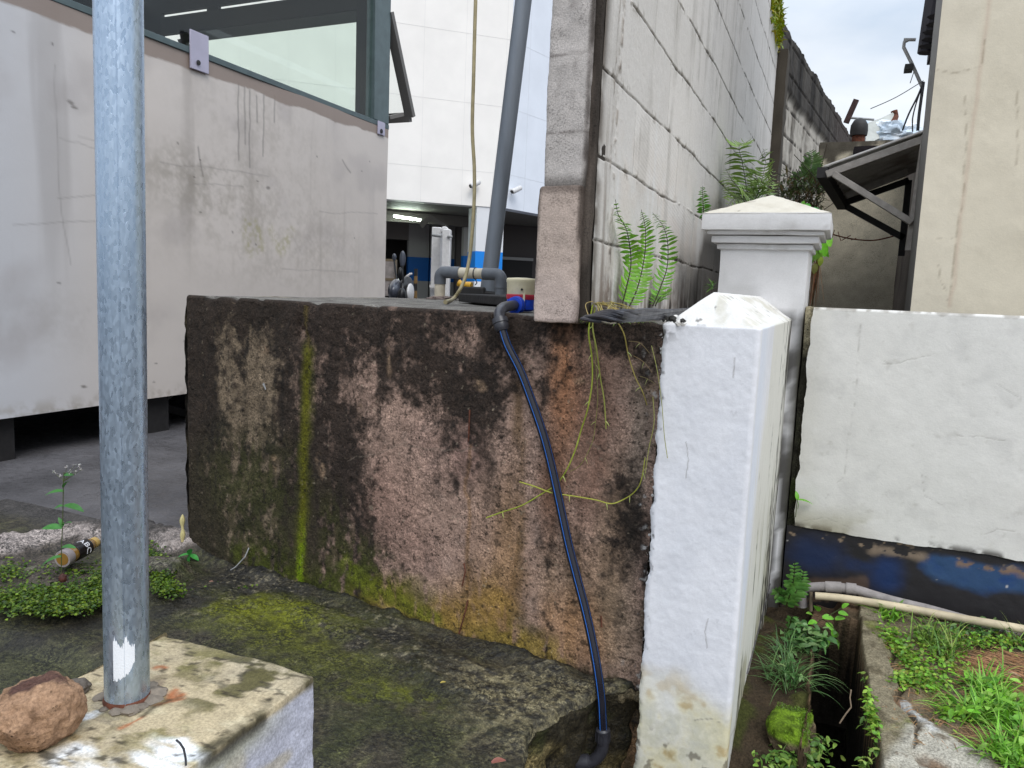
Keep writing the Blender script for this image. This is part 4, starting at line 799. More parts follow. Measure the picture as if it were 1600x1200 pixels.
L(tr.outputs[0], ms.inputs[1]); L(gl.outputs[0], ms.inputs[2]); L(ms.outputs[0], oo.inputs[0])
# end wall window
XA, XB = -6.43, -4.29
wn = MB(); wn.box(XB, BX-.092, BE-.05, BE+.004, 2.43, 3.93, S(50, 50, 50)); wn.box(XA-.3, XB, BE-.05, BE+.002, 3.49, 3.66, S(58, 56, 54)); wn.box(-7, XB, BE-.05, BE, 3.70, 3.93, S(44, 40, 40)); wn.box(-7, -6.72, BE-.05, BE, 2.43, 3.70, S(44, 40, 40)); wn.box(-6.1, -5.95, BE-.04, BE, 3.66, 3.70, S(44, 40, 40))
wf_ = wn.build('end_window_frame', MATT, bt)
gm = MB(); gm.box(XA, XB, BE-.03, BE-.024, 2.43, 3.49); gm.build('window_pane', GLASS, bt)
gm = MB(); gm.box(BX-.03, BX-.024, .62, BE-.24, 2.462, 3.72); g1_ = gm.build('window_pane', GLASS, bt)
# open awning sash beyond the corner
h0 = np.array([BX-.03, BE+.01, 3.45]); e0_ = PX(641, 183, BX-.02); e1_ = e0_+np.array([-2.5, 0, 0]); h1 = h0+np.array([-2.5, 0, 0])
sa = MB(); 
for a_, b_ in [(h0, e0_), (e0_, e1_), (h1, e1_), (h0, h1)]: sa.bar(a_, b_, .09, .05, (0, 1, .3), S(104, 101, 98))
so_ = sa.build('open_sash', MATT, bt, sharp=30)
pn = MB(); pn.add([h0, e0_, e1_, h1], [(0, 1, 2, 3)]); p_ = pn.build('sash_pane', GLASS, so_)
mb = MB(); mb.bar(PX(628, 179, BX-.05), PX(606, 184, BX-.06), .05, .03, (0, 0, 1), S(112, 108, 104)); mb.build('stay_arm', MATT, bt)
# fixing plates
def plate(px0, py0, px1, py1, nm, th):
    a_ = PX(px0, py1, BX+.012); b_ = PX(px1, py0, BX+.012); m = MB(); m.box(BX+.007, BX+.013+th, a_[1], b_[1], a_[2], b_[2]+.02); return m.build(nm, simple('plate_lilac', S(176, 172, 190), rough=.5, var=.05), bt, bevel=.003)
pl = plate(297, 62, 325, 106, 'fixing_plate', .006); mb = MB(); cpt = PX(310, 98, BX+.024); mb.lathe([(.016, 0), (.016, .004), (.006, .005)], cpt, (1, 0, 0), 12); mb.build('bolt_hole', DARKMET, pl)
pl = plate(590, 196, 601, 209, 'fixing_plate', .006); cpt = PX(596, 205, BX+.022); mb = MB(); mb.lathe([(.02, 0), (.02, .004), (.006, .005)], cpt, (1, 0, 0), 12); mb.build('bolt_hole', DARKMET, pl)
for (xa_, xb_, Xl) in [(228, 264, -4.02), (-16, 22, -4.02), (-240, -200, -4.02), (425, 440, -4.02)]:
    a_ = PX(xa_, 650, Xl); b_ = PX(xb_, 650, Xl); mb = MB(); mb.box(Xl-.12, Xl, a_[1], max(b_[1], a_[1]+.12), -.02, .28); mb.build('leg', DARKMET, bt, bevel=.005)
mb = MB(); mb.box(BX-.9, BX-.82, .8, BE-.1, .16, .25); mb.box(BX-2.6, BX-2.5, .8, BE-.1, .16, .25); mb.build('chassis_beam', DARKMET, bt)
ct = thing('motorbike_wheel', 'dark wheel and axle bar of a cart standing behind the booth legs', 'motorbike', (-4.6, 4.5, 0))  # wheel and bar of a motorbike, rest of the bike left out
wc = PX(262, 618, -4.5); wc = np.array([-4.5, wc[1]+.05, .33])
def torus(m, c, R_, r, axd, seg=36, s2=10, col=(.03, .03, .03)):
    axd = nrm(axd); a_ = nrm(np.cross(axd, (0, 0, 1))); b_ = np.cross(axd, a_); Vt = []
    for i in range(seg):
        t = 2*math.pi*i/seg; dd = math.cos(t)*a_+math.sin(t)*b_
        for j in range(s2): p = 2*math.pi*j/s2; Vt.append(np.array(c)+dd*(R_+r*math.cos(p))+axd*r*math.sin(p))
    m.add(Vt, [(i*s2+j, ((i+1) % seg)*s2+j, ((i+1) % seg)*s2+(j+1) % s2, i*s2+(j+1) % s2) for i in range(seg) for j in range(s2)], col)
RUB = simple('rubber', S(28, 28, 30), rough=.7, bump=((120, .002),))
wc = Pz(247, 646, 0)+np.array([0, 0, .26])
mb = MB(); torus(mb, wc, .22, .045, (1, -.3, 0)); mb.build('tyre', RUB, ct); mb = MB(); torus(mb, wc, .175, .012, (1, -.3, 0)); mb.lathe([(.03, -.05), (.03, .05)], wc, (1, -.3, 0), 12)
for k in range(8): a_ = k*math.pi/4; mb.tube([wc, wc+.175*np.array([.287*math.cos(a_), .958*math.cos(a_), math.sin(a_)])], .006, 5)
mb.build('rim', GREYMET, ct)
mb = MB(); mb.bar(PX(255, 636, -4.3), PX(300, 650, -4.3), .05, .05); mb.tube([wc, wc+np.array([-.5, .15, 0])], .015, 8); mb.build('frame_bar', DARKMET, ct)

# ================================================================== WATER METER, PIPES
mc = Pz(814, 486, .942); mr_ = .0425
BLUE = simple('blue_plastic', S(10, 66, 190), rough=.35, rvar=.08, var=.15, varsc=60); CREAM = simple('cream_lid', S(214, 204, 172), rough=.45, var=.06, varsc=60, bump=((200, .0003),)); RED = simple('red_ring', S(176, 40, 62), rough=.45, var=.1, varsc=80)
wm = thing('water_meter', 'blue water meter with cream lid and red ring on the slab edge beside the column', 'water meter', tuple(mc))
mb = MB(); mb.lathe([(mr_*.7, -.0), (mr_*.95, .006), (mr_*1.0, .03), (mr_*.98, .036)], mc, (0, 0, 1), 40); fd = nrm(PY(800, 476, 1.9)-PY(812, 476, 1.9)); mcen = mc+np.array([0, 0, .018])
el0 = Pp(783, 481, A0+SN*.0, SN); fdir = nrm((el0-mcen)*np.array([1, 1, .3]))
mb.lathe([(.016, .0), (.016, .05)], mcen, fdir, 24); mb.lathe([(.016, .0), (.016, .07)], mcen, -fdir, 24); mb.build('meter_body', BLUE, wm)
mb = MB(); mb.lathe([(.018, .034), (.0245, .036), (.0255, .05), (.0245, .054), (.021, .056), (.021, .062), (.0235, .064), (.0235, .070), (.017, .071)], mcen, fdir, 36); mb.build('coupling_nut', BLUE, wm)
mb = MB(); mb.lathe([(mr_*1.02, .034), (mr_*1.05, .036), (mr_*1.05, .046), (mr_*1.0, .048)], mc, (0, 0, 1), 40); mb.build('clamp_ring', RED, wm)
mb = MB(); mb.lathe([(mr_*.98, .047), (mr_*1.02, .050), (mr_*1.03, .080), (mr_*1.07, .083), (mr_*1.07, .090), (mr_*1.0, .094), (mr_*.3, .096)], mc, (0, 0, 1), 48); lid = mb.build('lid', CREAM, wm)
tgt = nrm(-np.array([mc[0], mc[1], 0])+CAM*np.array([1, 1, 0])); sl = nrm(np.cross((0, 0, 1), tgt))
mb = MB(); mb.lathe([(.0035, 0), (.0035, .003)], mc+np.array([0, 0, .062])+nrm(tgt-.25*0*sl)*mr_*1.02, tgt, 12); mb.build('lock_hole', DARKMET, lid)
mb = MB(); sA = mc+nrm(tgt+.15*sl)*mr_*1.08; mb.hexa([sA+np.array([0, 0, z])+sl*s_*.003+tgt*d_ for z in (.005, .052) for s_, d_ in ((-1, 0), (1, 0), (1, .003), (-1, .003))]); mb.build('seal_strap', CREAM, wm)
# black elbow and the hanging pipe
wp = thing('water_pipe', 'black polythene pipe with a blue stripe running down the slab from the meter', 'pipe', tuple(onf(940, 1100, .05)))
e_s = mcen+fdir*.072; e_k = Pp(777, 482, A0+SN*.012, SN); e_d = onf(781, 500, .028); e_e = onf(785, 517, .034)
def bez(a_, b_, c_, n=10): return [(1-t)**2*np.array(a_)+2*t*(1-t)*np.array(b_)+t*t*np.array(c_) for t in np.linspace(0, 1, n)]
mb = MB(); mb.tube([e_s]+bez(e_s+(e_k-e_s)*.3, e_k+np.array([0, 0, .004]), e_d+(e_k-e_d)*.15, 12)+[e_d], .0145, 24); mb.build('elbow_fitting', BLACKPL, wp)
dn = nrm(e_e-e_d); mb = MB(); mb.lathe([(.0155, -.010), (.0205, -.008), (.0215, .006), (.0195, .008), (.0195, .020), (.0170, .024), (.0150, .028)], e_d+dn*.004, dn, 28); mb.build('compression_nut', BLACKPL, wp)
pts = [e_e-dn*.01]+[onf(x, y, o_) for x, y, o_ in [(793, 540, .030), (813, 580, .022), (832, 630, .018), (849, 680, .018), (862, 730, .02), (875, 790, .024), (888, 850, .03), (902, 905, .036), (915, 955, .044), (925, 1000, .052), (933, 1045, .06), (939, 1090, .064), (941, 1125, .066), (942, 1148, .066)]]
def smooth(pts, k=6):
    pts = [np.array(p) for p in pts]; o_ = []
    for i in range(len(pts)-1):
        p0 = pts[max(0, i-1)]; p1 = pts[i]; p2 = pts[i+1]; p3 = pts[min(len(pts)-1, i+2)]
        for j in range(k):
            t = j/k; o_.append(.5*((2*p1)+(-p0+p2)*t+(2*p0-5*p1+4*p2-p3)*t*t+(-p0+3*p1-3*p2+p3)*t**3))
    o_.append(pts[-1]); return o_
pth = smooth(pts); pr = .0122
mb = MB(); mb.tube(pth, pr, 24); pipe_o = mb.build('pipe_run', simple('polythene', S(30, 29, 38), rough=.3, spec=.5, rvar=.08, var=.1, varsc=30), wp)
STR = simple('pipe_stripe', S(36, 100, 185), rough=.35)
for an in (0.0, 1.45):
    mb = MB(); off = []
    for i, p in enumerate(pth):
        t = nrm(pth[min(i+1, len(pth)-1)]-pth[max(i-1, 0)]); vd_ = nrm(CAM-p); lft_ = nrm(np.cross(vd_, t)); lft_ *= -np.sign(lft_@(M@np.array([1, 0, 0]))); nn_ = nrm(np.cross(t, lft_)); nn_ *= np.sign(nn_@vd_)
        th_ = .55-an; off.append(p+pr*.98*(math.cos(th_)*nn_+math.sin(th_)*lft_))
    mb.tube(off, .0012 if an == 0 else .0005, 6); mb.build('blue_stripe', STR, wp)
le0 = onf(942, 1140, .066); le1 = onf(942, 1172, .066); le2 = onf(925, 1190, .075); le3 = onf(895, 1193, .09); le4 = onf(700, 1215, .12)
mb = MB(); d0 = nrm(le1-le0); mb.lathe([(.0145, -.004), (.0185, .0), (.0185, .006), (.0175, .008), (.0190, .020), (.0170, .034), (.0145, .036)], le0, d0, 28)
for k in range(10):
    a_ = 2*math.pi*k/10; x_ = nrm(np.cross(d0, (0, 1, 0))); y_ = np.cross(d0, x_); c0 = le0+.0185*(math.cos(a_)*x_+math.sin(a_)*y_); mb.bar(c0+d0*.006, c0+d0*.028, .0025, .0025)
mb.build('compression_nut', BLACKPL, wp)
mb = MB(); mb.tube([le0+d0*.03]+bez(le0+d0*.036, le1+d0*.012, le2, 10)+[le2+(le3-le2)*.3], .0155, 24); d1 = nrm(le3-le2); mb.lathe([(.0145, .0), (.0195, .004), (.0205, .024), (.018, .036), (.0145, .038)], le2+d1*.004, d1, 28); mb.build('elbow_fitting', BLACKPL, wp)
mb = MB(); mb.tube([le2+d1*.02, le3, le4], .0122, 20); mb.build('lower_pipe', simple('blue_pipe', S(20, 84, 180), rough=.35), wp)
# PVC bridge pipe
YP = 3.45
pv = thing('pvc_pipe_bridge', 'grey and cream plastic pipe bridge standing on the slab before the white building', 'pipe', tuple(PY(740, 455, YP)))
r_ = .0272; a1 = PY(688, 425, YP); a2 = PY(783, 429, YP); dz = np.array([0, 0, 1.])
ah = nrm(a2-a1)
def elbow(cn, d_in, d_out, R_, name):
    p0 = cn+d_in*R_; p1 = cn+d_out*R_; m = MB(); m.tube([p0+d_in*.03]+bez(p0, cn, p1, 12)+[p1+d_out*.035], r_*1.12, 28); return m.build(name, GREYPVC, pv)
elbow(a1, -dz, ah, .032, 'elbow'); elbow(a2, -ah, -dz, .032, 'elbow')
mb = MB(); mb.tube([a1+ah*.06, a2-ah*.06], r_, 28); mb.build('pipe_section', CREAMPVC, pv)
for c_ in (a1+ah*.065, a2-ah*.095):
    mb = MB(); mb.tube([c_, c_+ah*.05], r_*1.13, 28); mb.build('sleeve', GREYPVC, pv)
mb = MB(); mb.tube([a1-dz*.055, np.array([a1[0], a1[1], .935])], r_, 24); mb.build('riser', CREAMPVC, pv); mb = MB(); mb.tube([a2-dz*.055, np.array([a2[0], a2[1], .935])], r_, 24); mb.build('riser', GREYPVC, pv)
pc_ = (a1+a2)/2+ah*.03; mb = MB(); torus(mb, pc_, r_*1.04, .003, ah, 30, 8); mb.tube([pc_-dz*r_, pc_-dz*(r_+.02)+ah*.01, pc_-dz*(r_+.03)], .003, 6); mb.build('cable_tie', BLACKPL, pv)
mb = MB(); blob(mb, (a1[0]+.01, a1[1], .944), (.07, .07, .014), .4, 33, rockcol((112, 98, 92), (60, 52, 48), 3)); mb.build('mortar_base', MATT, pv)
# leaning steel pole
lp_ = thing('leaning_steel_tube', 'dark grey steel tube leaning up out of the picture behind the plastic pipe', 'steel tube', tuple(PY(763, 456, 3.3)))
lb = PY(762, 457, 3.75); lm = PY(781, 280, 3.75); lt = PY(818, 0, 3.75); ldir = nrm(lt-lb); mb = MB(); mb.tube([lb+ldir*t for t in np.linspace(-.02, 3.0, 30)], .043, 40)
mb.build('tube_body', simple('dull_steel', S(112, 118, 126), rough=.5, metal=.15, var=.22, varsc=9, stretch=(1, 1, .12), bump=((160, .0004),)), lp_)
mb = MB(); mb.lathe([(.06, -.02), (.058, .0), (.04, .012)], lb, ldir, 24); mb.build('foot_collar', simple('black_rubber', S(36, 34, 34), rough=.8, bump=((90, .002),)), lp_)
hs = thing('garden_hose', 'thin tan hose hanging down in front of the white building onto the slab', 'hose', tuple(PY(708, 470, 3.3)))
mb = MB(); mb.tube(smooth([PY(x, y, yy_) for x, y, yy_ in [(745, -60, 3.3), (742, 40, 3.3), (740, 120, 3.3), (738, 200, 3.3), (741, 260, 3.3), (741, 310, 3.28), (738, 360, 3.26), (734, 400, 3.24), (728, 430, 3.2), (719, 452, 3.15), (708, 467, 3.1)]]+[Pz(696, 472, .946)]), .0085, 14); mb.build('hose_run', simple('tan_hose', S(158, 146, 112), rough=.5, var=.15, varsc=30), hs)
bd_ = thing('black_board', 'flat black rubber board lying on the slab under the leaning tube', 'board', tuple(Pz(755, 474, .942)))
f0 = Pz(716, 471, .945); f1 = Pz(795, 479, .945); bk = np.array([.05, .62, 0]); V0 = [f0, f1, f1+bk, f0+bk]; mb = MB(); mb.hexa([v for v in V0]+[v+np.array([0, 0, .034]) for v in V0]); mb.build('board_body', simple('black_rubber2', S(34, 31, 31), rough=.85, bump=((60, .003),), var=.3, varsc=20), bd_, bevel=.004)
yb_ = thing('yellow_tube', 'short yellow tube lying on a dark block just behind the hose', 'tube', tuple(PY(725, 445, 3.9)))
mb = MB(); mb.tube([PY(717, 442, 3.7), PY(721, 444, 3.7), PY(737, 446, 3.7)], [.02, .016, .018], 14); mb.build('tube_body', simple('yellow_plastic', S(220, 168, 50), rough=.45, var=.1), yb_); mb = MB(); a_ = PY(718, 458, 3.7); b_ = PY(745, 448, 3.7); mb.box(a_[0], b_[0]+.05, 3.68, 3.9, .94, b_[2]); mb.build('dark_block', DARKMET, yb_, bevel=.01)
# cable bundle
cb = thing('cable_bundle', 'bundle of black cables lying on the slab behind the white front pier', 'cables', tuple(Pz(1000, 490, .95)))
rng = np.random.RandomState(2)
for i in range(15):
    ph_ = rng.rand()*6.28; rr = .022*math.sqrt(rng.rand()); ctr = [Pz(918-4*rng.rand(), 497, .950), Pz(945, 494, .958), Pz(975, 493, .962), Pz(1005, 492, .962), Pz(1040, 491, .960), Pz(1085, 488, .956)]
    pts = [c_+rr*np.array([.2*math.sin(ph_+k*.9), math.cos(ph_+k*.9)*1.3, .55*math.sin(ph_+k*.9)*(0.4 if k == 0 else 1)+.002]) for k, c_ in enumerate(ctr)]
    mb = MB(); mb.tube(smooth(pts, 5), .0035+.002*rng.rand(), 8); mb.build('cable', BLACKPL, cb)
for i, pts in enumerate([[(930, 498), (960, 505), (985, 490), (1010, 486), (1060, 492)], [(965, 489), (985, 500), (1010, 502), (1035, 499)]]):
    mb = MB(); mb.tube(smooth([Pz(x, y, .948) for x, y in pts]), .0016, 6); mb.build('thin_wire', simple('thin_wire', S(120, 112, 96), rough=.5), cb)
# pipes by the drain
def drainpipe(name, lab, pts, r, mt, segs=()):
    t_ = thing(name, lab, 'pipe', tuple(PY(*pts[0][:2], 2.72))); m = MB(); m.tube(smooth([PY(x, y, 2.735-(.0)) if len(p_) == 2 else PY(x, y, p_[2]) for p_ in pts for x, y in [p_[:2]]]), r, 18); m.build('pipe_run', mt, t_)
    for (a_, b_) in segs:
        m = MB(); m.tube([PY(*a_, 2.735), PY(*b_, 2.735)], r*1.22, 18); m.build('sleeve', mt, t_)
    return t_
GP = simple('dusty_grey_pvc', S(142, 136, 134), rough=.75, var=.2, varsc=25, bump=((90, .001),))
drainpipe('grey_drain_pipe', 'dusty grey drain pipe with elbow along the foot of the blue wall', [(1254, 948), (1253, 930), (1257, 920), (1275, 917), (1300, 917), (1335, 921), (1365, 930), (1400, 940), (1450, 952), (1500, 966), (1610, 996)], .0160, GP, [((1290, 917), (1315, 918)), ((1322, 919), (1338, 921))])
drainpipe('cream_drain_pipe', 'cream plastic pipe lying on the soil in front of the grey drain pipe', [(1274, 931, 2.70), (1310, 934, 2.70), (1360, 941, 2.69), (1420, 951, 2.68), (1500, 966, 2.68), (1560, 976, 2.67), (1625, 988, 2.67)], .0130, simple('aged_cream_pvc', S(192, 178, 150), rough=.6, var=.22, varsc=12))
t_ = thing('thin_riser_pipe', 'thin brownish riser beside the elbow at the drain corner', 'pipe', tuple(PY(1268, 950, 2.71))); mb = MB(); mb.tube([PY(1267, 955, 2.71), PY(1267, 925, 2.72)], .006, 10); mb.build('pipe_run', simple('brown_pipe', S(110, 98, 80), rough=.7), t_)

# ================================================================== CREAM BUILDING + ALLEY
cbld = thing('cream_building', 'tall plain cream rendered building at the right edge with hairline cracks', 'building', (1.5, 3.3, 0))
U, V = np.meshgrid(np.linspace(.243, 3.5, 460), np.linspace(0.2, 3.2, 420)); P = np.stack([U, np.full_like(U, 3.3), V], -1); n1 = fbm(P, 4, 4, 500); n2 = fbm(P, 16, 4, 501); cf_ = lambda x, y: tuple(PY(x, y, 3.3)[[0, 2]])
P[..., 1] += .004*n1; fc = Face2(U, V, P, .008, 8, 95); col = np.ones(P.shape)*S(212, 203, 184); col = mixc(col, S(194, 185, 166), sm(n1+.2*n2, 0, .9)*.45)
edge_ = fc.band([cf_(1552, -40), cf_(1530, 120), cf_(1515, 250), cf_(1485, 478)], .006, .95); col = mixc(col, S(184, 152, 134), edge_*.45); col = mixc(col, S(202, 192, 170), sm(U-(.243+.12), 0, .01)*.25)
for pts in [[(1465, 108), (1490, 112), (1530, 106)], [(1510, 150), (1506, 300), (1488, 420), (1482, 470)], [(1460, 370), (1490, 372)], [(1465, 415), (1468, 440), (1478, 455)], [(1590, 140), (1588, 260)], [(1540, 60), (1536, 100)]]:
    col = mixc(col, S(140, 126, 104), Face2(U, V, P, .006, 20, 96).band([cf_(*p) for p in pts], .0018, .9)*.5)
grid_obj('front_face', P, col, PAINT, cbld)
V_, F_ = rbox((.243, 3.33, .1), (3.5, 3.62, 3.22), .004, .06, .002, 505); mesh_obj('side_return', V_, F_, PAINT, cbld, mixc(np.ones(V_.shape)*S(132, 130, 128), S(96, 92, 88), sm(fbm(V_*np.array([1, 1, .2]), 8, 4, 6), 0, .8)*.6))
V_, F_ = rbox((.30, 3.6, 0), (3.4, 4.35, 3.0), .004, .12, .004, 507); mesh_obj('rear_wall', V_, F_, PLAST, cbld, mixc(np.ones(V_.shape)*S(120, 112, 106), S(60, 55, 52), sm(fbm(V_, 5, 4, 6), -.1, .6)*.8))
ev0 = PY(1428, 108, 3.75); ev1 = PY(1436, 0, 3.75)
mb = MB(); nr2 = 6
for i in range(nr2): y_ = 3.72+i*.10; mb.tube([(.262+.004*(i % 2), y_, 2.20), (.272, y_, 2.35), (.33, y_, 3.6)], .040, 8, col=S(38, 36, 44))
mb.box(.28, .32, 3.7, 4.35, 2.18, 3.6, S(44, 42, 48)); mb.build('corrugated_eave', MATT, cbld)
V_, F_ = rbox((.30, 4.352, 0), (3.4, 5.7, 1.85), .004, .12, .004, 508); mesh_obj('rear_wall', V_, F_, PLAST, cbld, mixc(np.ones(V_.shape)*S(120, 112, 106), S(60, 55, 52), sm(fbm(V_, 5, 4, 6), -.1, .6)*.8))
bwl = thing('alley_end_wall', 'beige stained wall closing the alley behind the small awning', 'wall', (.05, 5.5, 0))
V_, F_ = rbox((-.225, 5.5, 0), (.42, 5.62, 2.05), .008, .02, .006, 510); c = np.ones(V_.shape)*S(206, 196, 174); a_ = fbm(V_*np.array([1, 1, .25]), 7, 4, 511); b_ = fbm(V_, 14, 4, 512); c = mixc(c, S(160, 150, 132), sm(a_, -.2, .6)*.7)
c = mixc(c, S(34, 30, 28), sm(a_+.5*b_+1.6*sm(V_[:, 2], 1.75, 2.05)-1.0, -.05, .35)*.85); c = mixc(c, S(130, 124, 112), sm(-V_[:, 2], -1.5, -1.0)*.6); mesh_obj('wall_body', V_, F_, PLAST, bwl, c)
V_, F_ = rbox((-.02, 5.40, 1.9), (.42, 5.499, 2.0), .008, .03, .004, 515); mesh_obj('dark_ledge', V_, F_, PLAST, bwl, np.ones(V_.shape)*S(40, 36, 38))
aw = thing('awning', 'small rusty corrugated awning on white steel brackets over the alley', 'awning', (.25, 3.65, 1.6))
A_, B_ = PY(1284, 262, 3.65), PY(1450, 203, 3.65); C_, D_ = PY(1316, 312, 4.45), np.array([.30, 4.45, 1.70])
uu, ww = np.meshgrid(np.linspace(0, 1, 90), np.linspace(0, 1, 12)); P = ((1-uu)*(1-ww))[..., None]*A_+((1-uu)*ww)[..., None]*B_+(uu*(1-ww))[..., None]*C_+(uu*ww)[..., None]*D_
P[..., 2] += .012*np.sin(uu*2*math.pi*9); rg = np.random.RandomState(1).rand(90)*.03; P[0, :, 0] += rg; Pb = P.copy(); Pb[..., 2] -= .004
c = np.ones(P.shape)*S(186, 182, 176); c = mixc(c, S(120, 104, 92), sm(fbm(P, 12, 4, 3), .2, .7)*.7); V2_ = np.concatenate([P.reshape(-1, 3), Pb.reshape(-1, 3)]); f_ = np.concatenate([gridf(12, 90)[:, ::-1], gridf(12, 90, 12*90)]); mesh_obj('corrugated_sheet', V2_, f_, MATT, aw, np.concatenate([c.reshape(-1, 3)]*2))
AWM = simple('bracket_grey', S(150, 144, 138), rough=.6, var=.15, varsc=30)
y_ = 3.63; t0 = PY(1291, 273, y_); t1 = PY(1440, 219, y_); p0 = PY(1446, 212, y_); p1 = PY(1420, 392, y_); br0 = PY(1303, 274, y_); br1 = PY(1424, 349, y_)
mb = MB(); mb.bar(t0, t1, .03, .03, (0, 1, 0)); mb.build('rafter', AWM, aw, bevel=.002); mb = MB(); mb.bar(p0, p1, .03, .03, (0, 1, 0)); mb.build('wall_post', AWM, aw, bevel=.002); mb = MB(); mb.bar(br0-np.array([0, .03, 0]), br1-np.array([0, .03, 0]), .026, .026, (0, 1, 0)); mb.build('brace', AWM, aw, bevel=.002)
y_ = 4.42; mb = MB(); mb.bar(PY(1318, 318, y_), PY(1420, 282, y_), .03, .03, (0, 1, 0)); mb.build('rafter', DARKMET, aw); mb = MB(); mb.bar(PY(1318, 320, y_), PY(1412, 372, y_), .03, .03, (0, 1, 0)); mb.build('brace', DARKMET, aw); mb = MB(); mb.bar(PY(1420, 282, y_), PY(1408, 400, y_), .03, .03, (0, 1, 0)); mb.build('wall_post', DARKMET, aw)
mb = MB(); mb.bar(A_+np.array([.004, 0, -.02]), C_+np.array([.004, 0, -.03]), .045, .045, (0, 0, 1)); mb.build('front_beam', DARKMET, aw)
mb = MB(); mb.bar(PY(1322, 306, 4.2), PY(1418, 268, 4.2), .03, .012, (0, 1, 0)); mb.build('batten', AWM, aw)
# roof bits above the end wall
vp = thing('vent_pipe', 'short rusty vent pipe with dark domed cap on the alley end wall', 'vent', tuple(PY(1342, 240, 5.6))); mb = MB(); b0 = PY(1340, 244, 5.6); t0 = PY(1342, 205, 5.6); mb.tube([b0-np.array([0, 0, .1]), t0], .040, 18); mb.build('pipe_stub', RUST, vp); mb = MB(); mb.lathe([(.052, -.03), (.055, 0), (.052, .04), (.035, .07), (.012, .082)], t0, (0, 0, 1), 20); mb.build('cap', DARKMET, vp)
ms_ = thing('metal_sheet', 'curled pale roofing sheet rising beside the rusty vent', 'roof sheet', tuple(PY(1370, 215, 5.9)))
pp = [(1352, 222), (1356, 192), (1378, 184), (1398, 174)]; lo2 = [(1352, 224), (1362, 222), (1378, 214), (1392, 200)]
V_ = [PY(x, y, 5.8+.1*i) for i, (x, y) in enumerate(pp)]+[PY(x, y, 5.7+.1*i) for i, (x, y) in enumerate(lo2)]; V_ += [v+np.array([0, .02, 0]) for v in V_]
mb = MB(); mb.add(V_, [(0, 1, 5, 4), (1, 2, 6, 5), (2, 3, 7, 6), (8, 12, 13, 9), (9, 13, 14, 10), (10, 14, 15, 11), (0, 8, 9, 1), (1, 9, 10, 2), (2, 10, 11, 3), (4, 5, 13, 12), (5, 6, 14, 13), (6, 7, 15, 14), (3, 11, 15, 7), (0, 4, 12, 8)]); mb.build('sheet_body', simple('pale_sheet', S(176, 178, 172), rough=.5, var=.15, varsc=10), ms_)
mb = MB(); mb.tube([PY(1397, 173, 6.1), PY(1399, 182, 6.1), PY(1393, 200, 6.0)], .022, 8); mb.build('curled_edge', RUST, ms_)
tp_ = thing('tarpaulin', 'crumpled silver tarpaulin heaped behind the awning', 'tarpaulin', tuple(PY(1395, 215, 6.0))); mb = MB(); blob(mb, PY(1396, 214, 6.0), (.17, .12, .10), .35, 61, lambda V_, d: mixc(np.ones(V_.shape)*S(186, 200, 214), S(228, 234, 240), sm(fbm(V_, 12, 3, 5), -.2, .4)), 60, 40, 2.6); blob(mb, PY(1358, 214, 6.0), (.08, .07, .1), .35, 62, lambda V_, d: mixc(np.ones(V_.shape)*S(190, 206, 220), S(228, 234, 240), sm(fbm(V_, 12, 3, 5), -.2, .4)), 50, 30, 2.6); mb.build('tarpaulin_heap', MATT, tp_)
st_ = thing('timber_stake', 'dark timber stake poking up above the weathered wall', 'stake', tuple(PY(1325, 185, 6.5))); mb = MB(); mb.bar(PY(1322, 192, 6.5), PY(1338, 156, 6.5), .04, .035, (0, 1, 0)); mb.build('stake_body', simple('dark_timber', S(66, 48, 46), rough=.9, var=.3, varsc=40), st_)
rd = thing('thin_rod', 'thin pale rod lying level between stake and roofing sheet', 'rod', tuple(PY(1332, 185, 6.5))); mb = MB(); mb.tube([PY(1328, 184, 6.5), PY(1366, 187, 6.5)], .009, 8); mb.build('rod_body', GREYMET, rd)
an = thing('antenna_bracket', 'thin bent metal antenna bracket fixed under the dark eave', 'bracket', tuple(PY(1440, 130, 3.7)))
mb = MB(); mb.tube([PY(x, y, 3.7) for x, y in [(1441, 136), (1425, 100), (1412, 74), (1413, 66), (1420, 62)]], .007, 8); mb.tube([PY(1412, 62, 3.7), PY(1431, 62, 3.7)], .007, 8); mb.build('bracket_tube', GREYMET, an); mb = MB(); a_ = PY(1413, 110, 3.7); b_ = PY(1427, 101, 3.7); mb.box(a_[0], b_[0], 3.68, 3.75, a_[2], b_[2]); mb.build('clamp_block', DARKMET, an)
cbl = thing('hanging_cables', 'thin dark cables drooping from the eave to the awning', 'cables', tuple(PY(1440, 140, 3.68)))
for pts, r in [([(1442, 130), (1434, 150), (1420, 178), (1410, 204)], .004), ([(1442, 132), (1432, 160), (1426, 185), (1426, 206)], .003), ([(1443, 128), (1440, 150), (1436, 180), (1434, 204)], .006), ([(1443, 126), (1400, 152), (1360, 170)], .0018), ([(1428, 112), (1422, 130)], .0018)]:
    mb = MB(); mb.tube(smooth([PY(x, y, 3.68) for x, y in pts]), r, 6); mb.build('cable', BLACKPL, cbl)
bwi = thing('barbed_wire', 'single sagging strand of barbed wire crossing the alley', 'barbed wire', tuple(PY(1340, 372, 4.6))); mb = MB(); pts = smooth([PY(x, y, 4.6) for x, y in [(1270, 352), (1290, 362), (1315, 370), (1345, 375), (1370, 375), (1400, 368)]], 8); mb.tube(pts, .004, 6); rng = np.random.RandomState(5)
for p in pts[::3]:
    d_ = rng.randn(3)*.014; mb.tube([p-d_, p+d_], .0025, 4)
mb.build('wire_strand', RUST, bwi)

